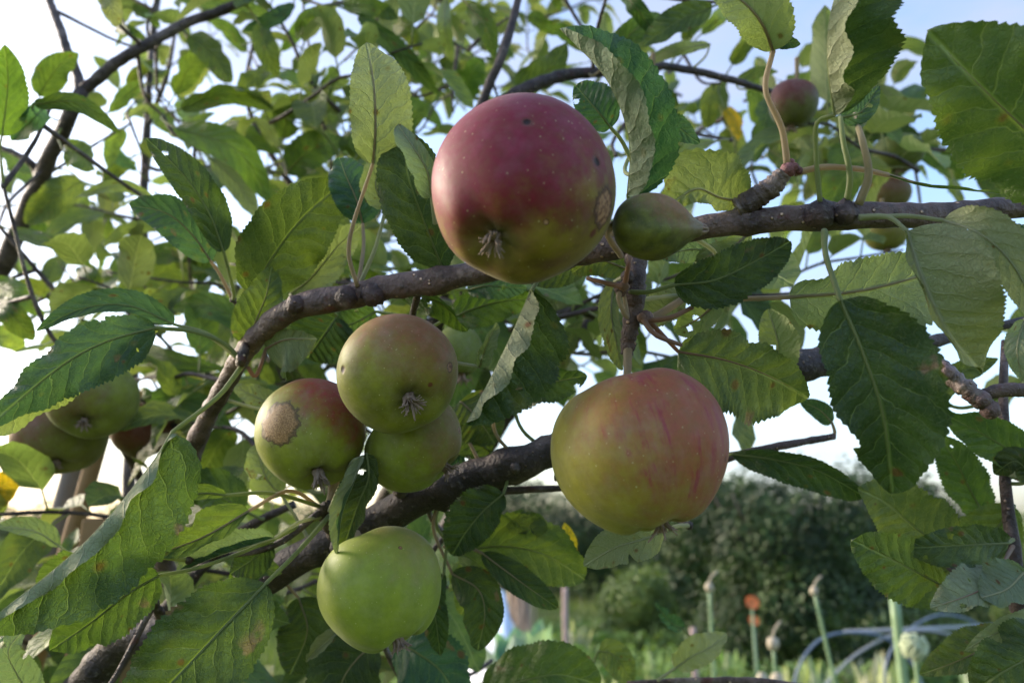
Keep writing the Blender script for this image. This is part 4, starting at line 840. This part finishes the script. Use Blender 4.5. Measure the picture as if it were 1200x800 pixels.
def tree(loc, h, r, mat, n, label, grp=None, name='tree', seed=1, size=.09, nb=7):
    o = empty(name, Vector(loc)); tag(o, label, 'tree' if name == 'tree' else 'bush', grp)
    rs = random.Random(seed); L = Vector(loc)
    t = MB(); t.tube(spline([L, L + Vector((.05, 0, h * .35)), L + Vector((0, .05, h * .8))], 10), [.03 * h * (1 - .07 * i) for i in range(11)], 10, 0, (1, 1, 1, 1), .3)
    for k in range(4):
        a = rs.uniform(0, 6.3); t.tube(spline([L + Vector((0, 0, h * .35)), L + Vector((math.cos(a) * r * .4, math.sin(a) * r * .4, h * .6)), L + Vector((math.cos(a) * r * .7, math.sin(a) * r * .7, h * .85))], 6), [.012 * h * (1 - .12 * i) for i in range(7)], 7, 0, (1, 1, 1, 1), .2)
    t.build('trunk', M_BARK, o)
    mb = MB(); bl = [(L.x, L.y, h * .55, r * .75, r * .7, h * .42), (L.x - r * .4, L.y - .2, h * .22, r * .6, r * .5, h * .24), (L.x + r * .4, L.y - .2, h * .2, r * .6, r * .5, h * .24)]
    for i in range(nb): a = rs.uniform(0, 6.3); q = rs.uniform(.3, .7) * r; bl.append((L.x + math.cos(a) * q, L.y + math.sin(a) * q, h * rs.uniform(.3, .78), r * rs.uniform(.35, .5), r * .42, h * rs.uniform(.18, .26)))
    clumps(mb, bl, n, size, seed); mb.build('crown', mat, o, smooth=False)
    return o
tree(GR(905, 8.6), 2.15, 1.15, M_HEDGE, 26000, 'broad dark green bushy tree behind the allium stems', 'garden trees and bushes', seed=3, size=.06)
tree(GR(820, 12), 2.3, 1.1, M_HEDGE, 16000, 'dark green tree left of the broad bushy one', 'garden trees and bushes', seed=4)
tree(GR(1030, 12), 2.45, 1.3, M_HEDGE, 14000, 'dark green tree right of the broad bushy one', 'garden trees and bushes', seed=6)
tree(GR(700, 17), 2.6, 1.8, M_HEDGE, 14000, 'deep green tree farther off under the streaked apple', 'garden trees and bushes', seed=7)
tree(GR(590, 19), 3.0, 2.0, M_HEDGE, 12000, 'deep green tree seen below the main branch', 'garden trees and bushes', seed=17)
tree(GR(740, 10), 1.0, .6, M_BUSH, 7000, 'light green rounded shrub in front of the dark trees', 'garden trees and bushes', 'bush', seed=8, size=.06)
tree(GR(1150, 13), 1.7, 1.3, M_BUSH, 9000, 'pale green shrub behind the tunnel hoops', 'garden trees and bushes', 'bush', seed=9, size=.06)
tree(GR(1070, 8), .75, .5, M_BUSH, 5000, 'low yellowish shrub beside the tunnel hoops', 'garden trees and bushes', 'bush', seed=10, size=.05)
tree(GR(1240, 16), 2.2, 1.6, M_BUSH, 7000, 'pale shrub at the right edge of the garden', 'garden trees and bushes', 'bush', seed=12, size=.07)
for i, (px, y, h, r, lb) in enumerate(((40, 14, 1.3, 1.2, 'yellow-green bush in the field at the far left'), (150, 17, 1.5, 1.6, 'olive bush behind the slanting poles'), (300, 13, 1.4, 1.1, 'light bush seen under the left branches'), (430, 15, 1.8, 1.4, 'darker bush seen below the long dark limb'), (520, 11, 1.2, .8, 'small bush left of the cloche'))):
    tree(GR(px, y), h, r, M_BUSH if i != 3 else M_HEDGE, 5000, lb, 'garden trees and bushes', 'bush', seed=30 + i, size=.07)
wd = MB(); rs = random.Random(21); bl = []
for i in range(60):
    x = -60 + i * 2.0 + rs.uniform(-1, 1); h = rs.uniform(2.2, 3.6); bl.append((x, 62 + rs.uniform(-3, 3), h * .5, 2.4, 1.8, h * .55))
clumps(wd, bl, 26000, .38, 5); tag(wd.build('woodland', M_FARW, smooth=False), 'far line of hedgerow trees along the horizon', 'trees', kind='stuff')
# rough grass and vegetable rows
def blades():
    mb = MB(); rs = random.Random(8)
    for i in range(26000):
        y = 3.2 + 22 * rs.random() ** 1.7; x = rs.uniform(-.75, .75) * y; h = rs.uniform(.08, .26) * (1.3 if mnoise.noise(Vector((x * .5, y * .5, 0))) > 0 else .7)
        a = rs.uniform(0, 3.14); dx, dy = math.cos(a) * .012, math.sin(a) * .012; lx, ly = rs.uniform(-.07, .07), rs.uniform(-.07, .07)
        mb.add([Vector((x - dx, y - dy, 0)), Vector((x + dx, y + dy, 0)), Vector((x + lx, y + ly, h))], [(0, 1, 2)], (1, 1, 1, min(1, max(0, .5 + mnoise.noise(Vector((x, y, 0)) * .7) + rs.uniform(-.3, .3)))))
    return mb
tag(blades().build('grass', foliage_mat('grass_blade', (.05, .10, .02), (.17, .22, .055), .25), smooth=False), 'rough green grass between the vegetable beds', 'grass', kind='stuff')
vg = MB(); bl = []
for row in range(5):
    y = 6.2 + row * 1.05
    for i in range(26): x = -1 + i * .24 + (row % 2) * .1; bl.append((x, y, .16, .15, .14, .17))
clumps(vg, bl, 22000, .055, 14); tag(vg.build('vegetable_rows', foliage_mat('vegetable_leaf', (.09, .19, .04), (.27, .38, .14), .3), smooth=False), 'bright leafy vegetable rows in the beds', 'vegetables', kind='stuff')
# pale brassica clumps scattered through the beds
pb = MB(); rs = random.Random(41)
for i in range(46):
    y = rs.uniform(4.6, 9.5); x = rs.uniform(.07, .62) * y; c = Vector((x, y, 0)); hh = rs.uniform(.12, .5); tn = rs.choice([(.30, .40, .32), (.35, .42, .18), (.16, .28, .10), (.42, .44, .34)])
    for j in range(9):
        a = j * 2.4 + i; rad = Vector((math.cos(a), math.sin(a), 0)); tip = c + rad * rs.uniform(.08, .2) + Vector((0, 0, hh * rs.uniform(.7, 1.2)))
        leaf_mesh(pb, [c, c.lerp(tip, .5) + rad * .04, tip], .05, .05, 14, 14, 'U', 20, 20, rs.random(), 8, 2, 4, tn, rad * -1 + Vector((0, 0, .5)))
tag(pb.build('brassica_leaves', M_LEAF), 'pale blue-green leafy clumps scattered through the beds', 'vegetables', kind='stuff')
# alliums
M_STEM = simple('allium_stem', (.20, .30, .15), .5, .2, 40); M_HEAD = simple('allium_head', (.52, .58, .38), .8, .3, 60, .4, .004); M_BUD = simple('allium_bud', (.42, .36, .26), .7, .25, 60)
def allium(px, py, d, rp, lean, label, kind):
    h = P(px, py, d); base = Vector((h.x - lean, h.y, 0)); r = rp * d / FPX * (.8 if kind == 'bud' else 1)
    o = empty('allium', base); tag(o, label, 'flower', 'alliums gone to seed')
    s = MB(); s.tube(spline([base, base.lerp(h, .5) + Vector((-lean * .25, 0, 0)), h], 24), [.009 - .004 * i / 24 if kind != 'thick' else .013 for i in range(25)], 10, 0); s.build('stem', M_STEM, o)
    b = MB(); rs = random.Random(px)
    if kind == 'globe':
        knob(b, h, r * .55)
        for i in range(260):
            dr = Vector((rs.gauss(0, 1), rs.gauss(0, 1), rs.gauss(0, 1))).normalized(); b.tube([h + dr * r * .4, h + dr * r * rs.uniform(.85, 1.05)], [.001, .0035], 4); 
    elif kind == 'bud':
        knob(b, h, r, squash=(1, 1, 1.15)); b.tube(spline([h + Vector((0, 0, r * .8)), h + Vector((.008, 0, r * 2.2)), h + Vector((.03, 0, r * 3.6))], 6), [.004, .0035, .0035, .0035, .004, .004, .002], 7)
    else: knob(b, h, r, squash=(1, 1, 1.3))
    b.build('flower_head', M_HEAD if kind == 'globe' else M_BUD, o)
allium(831, 688, 2.4, 6.5, .0, 'tall allium with a round bud and hooked tip, left of the dark trees', 'bud')
allium(954, 692, 2.5, 6, -.12, 'leaning allium with a small bud in front of the broad dark tree', 'bud')
allium(906, 754, 2.4, 9, .0, 'short allium with a cream bud between two taller ones', 'bud')
allium(893, 798, 2.5, 8, .0, 'lowest allium bud at the bottom edge of the picture', 'plain')
allium(911, 798, 2.2, 8, .0, 'pale green allium bud at the bottom edge beside a cream one', 'plain')
allium(1071, 757, 1.9, 16, .0, 'white-green globe shaped allium in front of the hoops', 'globe')
allium(1048, 700, 2.1, 5, .0, 'thick pale allium stem without a flower beside the globe', 'thick')
# tunnel hoops
M_PIPE = simple('blue_plastic_pipe', (.13, .18, .26), .4, .12, 15); M_NET = simple('pale_tunnel_pipe', (.30, .32, .34), .4, .12, 15)
fr = empty('tunnel_frame', GR(1040, 4.6)); tag(fr, 'blue pipe hoops of an uncovered garden tunnel', 'garden tunnel')
def hoop(x0, x1, y, d, col, nm):
    a, b = P(x0, 860, d), P(x1, 860, d); c = P((x0 + x1) / 2, y, d); w_ = (b.x - a.x) / 2; z0 = c.z - w_; mb = MB()
    pts = [Vector((a.x, c.y, 0)), Vector((a.x, c.y, z0 * .6)), Vector((a.x, c.y, z0))] + [Vector((c.x - w_ * math.cos(t), c.y, z0 + w_ * math.sin(t))) for t in [math.pi * i / 12 for i in range(1, 12)]] + [Vector((b.x, c.y, z0)), Vector((b.x, c.y, 0))]
    mb.tube([p + Vector((mnoise.noise(p * 3) * .03, 0, mnoise.noise(p * 2.3) * .03)) for p in spline(pts, 60)], .0075, 10); mb.build(nm, col, fr)
hoop(925, 1075, 738, 4.4, M_PIPE, 'hoop'); hoop(1030, 1185, 722, 5.0, M_PIPE, 'hoop'); hoop(925, 1230, 742, 4.4, M_NET, 'hoop')
rb = MB(); rb.tube([P(990, 740, 4.42), P(1166, 733, 4.7)], .011, 8); rb.build('ridge_pipe', M_NET, fr)
# white cloche with blue edge
cl = empty('cloche', GR(565, 4.6)); tag(cl, 'white fleece covered cloche with a blue ridge strip, low behind the green apple', 'cloche')
mb = MB(); A, B = P(585, 700, 5.2), P(600, 790, 3.9)
for (p0, p1, sx) in ((A, B, 1),):
    sec = []
    for i in range(9):
        t = i / 8; c = p0.lerp(p1, t); sag = .02 * math.sin(t * 9)
        sec.append([Vector((c.x - .62, c.y, .0)), Vector((c.x - .42, c.y, c.z * .55 + sag)), Vector((c.x - .16, c.y, c.z * .9)), Vector((c.x, c.y, c.z)), Vector((c.x + .12, c.y, c.z * .8)), Vector((c.x + .25, c.y, c.z * .45 + sag)), Vector((c.x + .32, c.y, 0))])
    vs = [v for s_ in sec for v in s_]; fs = [(i * 7 + k, i * 7 + k + 1, (i + 1) * 7 + k + 1, (i + 1) * 7 + k) for i in range(8) for k in range(6)] + [tuple(range(7)), tuple(range(56, 63))[::-1]]
    mb.add(vs, fs)
mb.build('cover', simple('white_fleece', (.75, .75, .78), .6, .06, 6, .4, .02), cl)
mb = MB(); mb.tube([A + Vector((0, 0, .012)), A.lerp(B, .5) + Vector((0, 0, .012)), B + Vector((0, 0, .012))], .045, 8); mb.build('ridge_strip', simple('blue_ridge', (.36, .48, .62), .5, .1, 10), cl)
# cabbage, stakes, straw bundle, flowers
cb = MB(); c = P(615, 765, 3.0); rs = random.Random(3)
for i in range(16):
    a = i * 2.4; rad = Vector((math.cos(a), math.sin(a), 0)); b0 = Vector((c.x, c.y, c.z - .16)); tip = c + rad * rs.uniform(.08, .20) + Vector((0, 0, rs.uniform(-.02, .12)))
    leaf_mesh(cb, [b0, b0.lerp(tip, .5) + rad * .04, tip], .075, .075, 14, 14, 'U', 20, 20, rs.random(), 12, 3, 5, (.16, .30, .27), rad * -1 + Vector((0, 0, .5)))
cb.tube([Vector((c.x, c.y, 0)), Vector((c.x, c.y, c.z - .1))], .02, 8, 1, (1, 1, 1, 1))
tag(cb.build('cabbage', [M_LEAF, M_STEM]), 'blue-green cabbage plant right of the white cloche', 'cabbage')
M_WOOD = simple('weathered_wood', (.23, .155, .095), .8, .3, 30, .4, .003); M_TAN = simple('tan_wood', (.30, .18, .085), .75, .25, 40, .3, .002); M_GREY = simple('grey_pole', (.20, .17, .16), .8, .25, 40, .4, .002)
def stake(pts, r, mat, label, name='stake', grp=None):
    pp = [p if isinstance(p, Vector) else P(*p) for p in pts]
    mb = MB(); sp = spline(pp, 24); mb.tube(sp, [r * (1 + .05 * math.sin(i)) for i in range(25)], 14, 0, None, .12)
    o = mb.build(name, mat, origin=pp[0]); tag(o, label, 'stake', grp); return o
def down(x, y, d, x2, y2):        # a pole through a pixel, running to the ground
    a = P(x, y, d); b = P(x2, y2, d); k = a.z / (a.z - b.z); return a + (b - a) * k
stake([down(97, 520, .80, 30, 760), (62, 640, .80), (97, 520, .80), (110, 470, .80)], .0105, M_GREY, 'slanting grey pole behind the left leaves')
stake([down(112, 520, .76, 30, 800), (74, 665, .76), (112, 520, .76), (122, 480, .76)], .0085, M_TAN, 'slanting tan pole beside the grey one at the left')
ps = P(122, 740, .56); mb = MB(); mb.box(Vector((ps.x, ps.y, (ps.z + .08) / 2)), .036, .036, ps.z + .08)
bm_ = mb.build('post', M_TAN, smooth=False, origin=Vector((ps.x, ps.y, 0))); tag(bm_, 'square tan wooden post at the lower left behind the leaves', 'post')
bv = bm_.modifiers.new('bevel', 'BEVEL'); bv.width = .003; bv.segments = 2
M_PINK = simple('pinkish_stake', (.42, .30, .26), .8, .15, 20)
for (x, y, x2, d, lb) in ((662, 688, 668, 5.4, 'pinkish stake right of the straw bundle'), (812, 735, 812, 5.0, 'reddish stake standing in the vegetable bed')):
    a = P(x, y, d); stake([Vector((a.x + (x2 - x) / FPX * d, a.y, 0)), a.lerp(Vector((a.x, a.y, 0)), .5), a], .02, M_PINK, lb, grp='garden stakes')
sb = MB(); c = GR(607, 6.4)
for i in range(110):
    a = rs.uniform(0, 6.3); q = rs.uniform(0, .17); b0 = c + Vector((math.cos(a) * q, math.sin(a) * q, 0)); sb.tube([b0, b0 + Vector((math.cos(a) * -.08 + rs.uniform(-.06, .06), 0, 1.0 + rs.uniform(-.25, .25)))], .006, 4)
tag(sb.build('straw_bundle', simple('dry_straw', (.40, .30, .22), .8, .3, 8)), 'upright bundle of dry pale straw behind the cloche', 'straw')
M_OR = simple('orange_petal', (.75, .20, .05), .6, .2, 30)
for (x, y, d, r, lb) in ((881, 706, 5.0, 9, 'orange flower, upper one of the pair in front of the dark trees'), (883, 727, 5.1, 7, 'dull orange flower, lower one of the pair in front of the dark trees')):
    h = P(x, y, d); o = empty('flower', Vector((h.x, h.y, 0))); tag(o, lb, 'flower', 'orange flowers')
    s = MB(); s.tube([Vector((h.x, h.y, 0)), h], .008, 6); s.build('stem', M_STEM, o)
    f = MB(); k = r * d / FPX
    for i in range(14):
        a = i * 2.4; rad = Vector((math.cos(a), math.sin(a) * .5 - .3, math.sin(a))).normalized(); leaf_mesh(f, [h, h + rad * k * .6, h + rad * k], k * .3, k * .3, 10, 10, 'U', 0, 0, 0, 6, 2, 2, (1, 1, 1), Vector((0, -1, .2)))
    f.build('petals', M_OR, o)
# wire fence far left
fw = empty('wire_fence', GR(20, 9)); tag(fw, 'thin wire fence crossing the field at the far left', 'fence')
for z in (.5, .85, 1.15): mb = MB(); mb.tube([Vector((-9, 9, z)), Vector((-3.5, 9, z))], .006, 5); mb.build('wire', simple('wire_%d' % int(z * 100), (.3, .3, .3), .4, .1, 5), fw)
for x in (-8.5, -6.6, -4.9, -3.6): mb = MB(); mb.tube([Vector((x, 9, 0)), Vector((x, 9, 1.3))], .035, 8); mb.build('post', M_WOOD, fw)
# a weed with a yellow leaf at the left edge
wv = empty('bramble', P(-40, 1400, .55)); tag(wv, 'weed stem with a yellowing leaf at the left edge', 'plant')
mb = MB(); mb.tube(spline([P(-40, 1400, .55), P(-30, 800, .55), P(-14, 560, .55)], 12), .002, 8, 0, STALK_TINT['g']); mb.build('stem', M_STALK, wv)
for (b, t, hw, tn) in (((-20, 590), (26, 556), 20, 'Y'), ((-20, 610), (10, 570), 16, 'l'), ((-24, 700), (22, 668), 16, 'l')):
    mb = MB(); k = .55 / FPX; leaf_mesh(mb, [P(*b, .55), P((b[0] + t[0]) / 2, (b[1] + t[1]) / 2 - 4, .545), P(*t, .55)], hw * k, hw * k, 10, 10, 'U', 0, 0, .3, 30, 4, 16, TINT[tn]); mb.build('leaf', M_LEAF, wv)
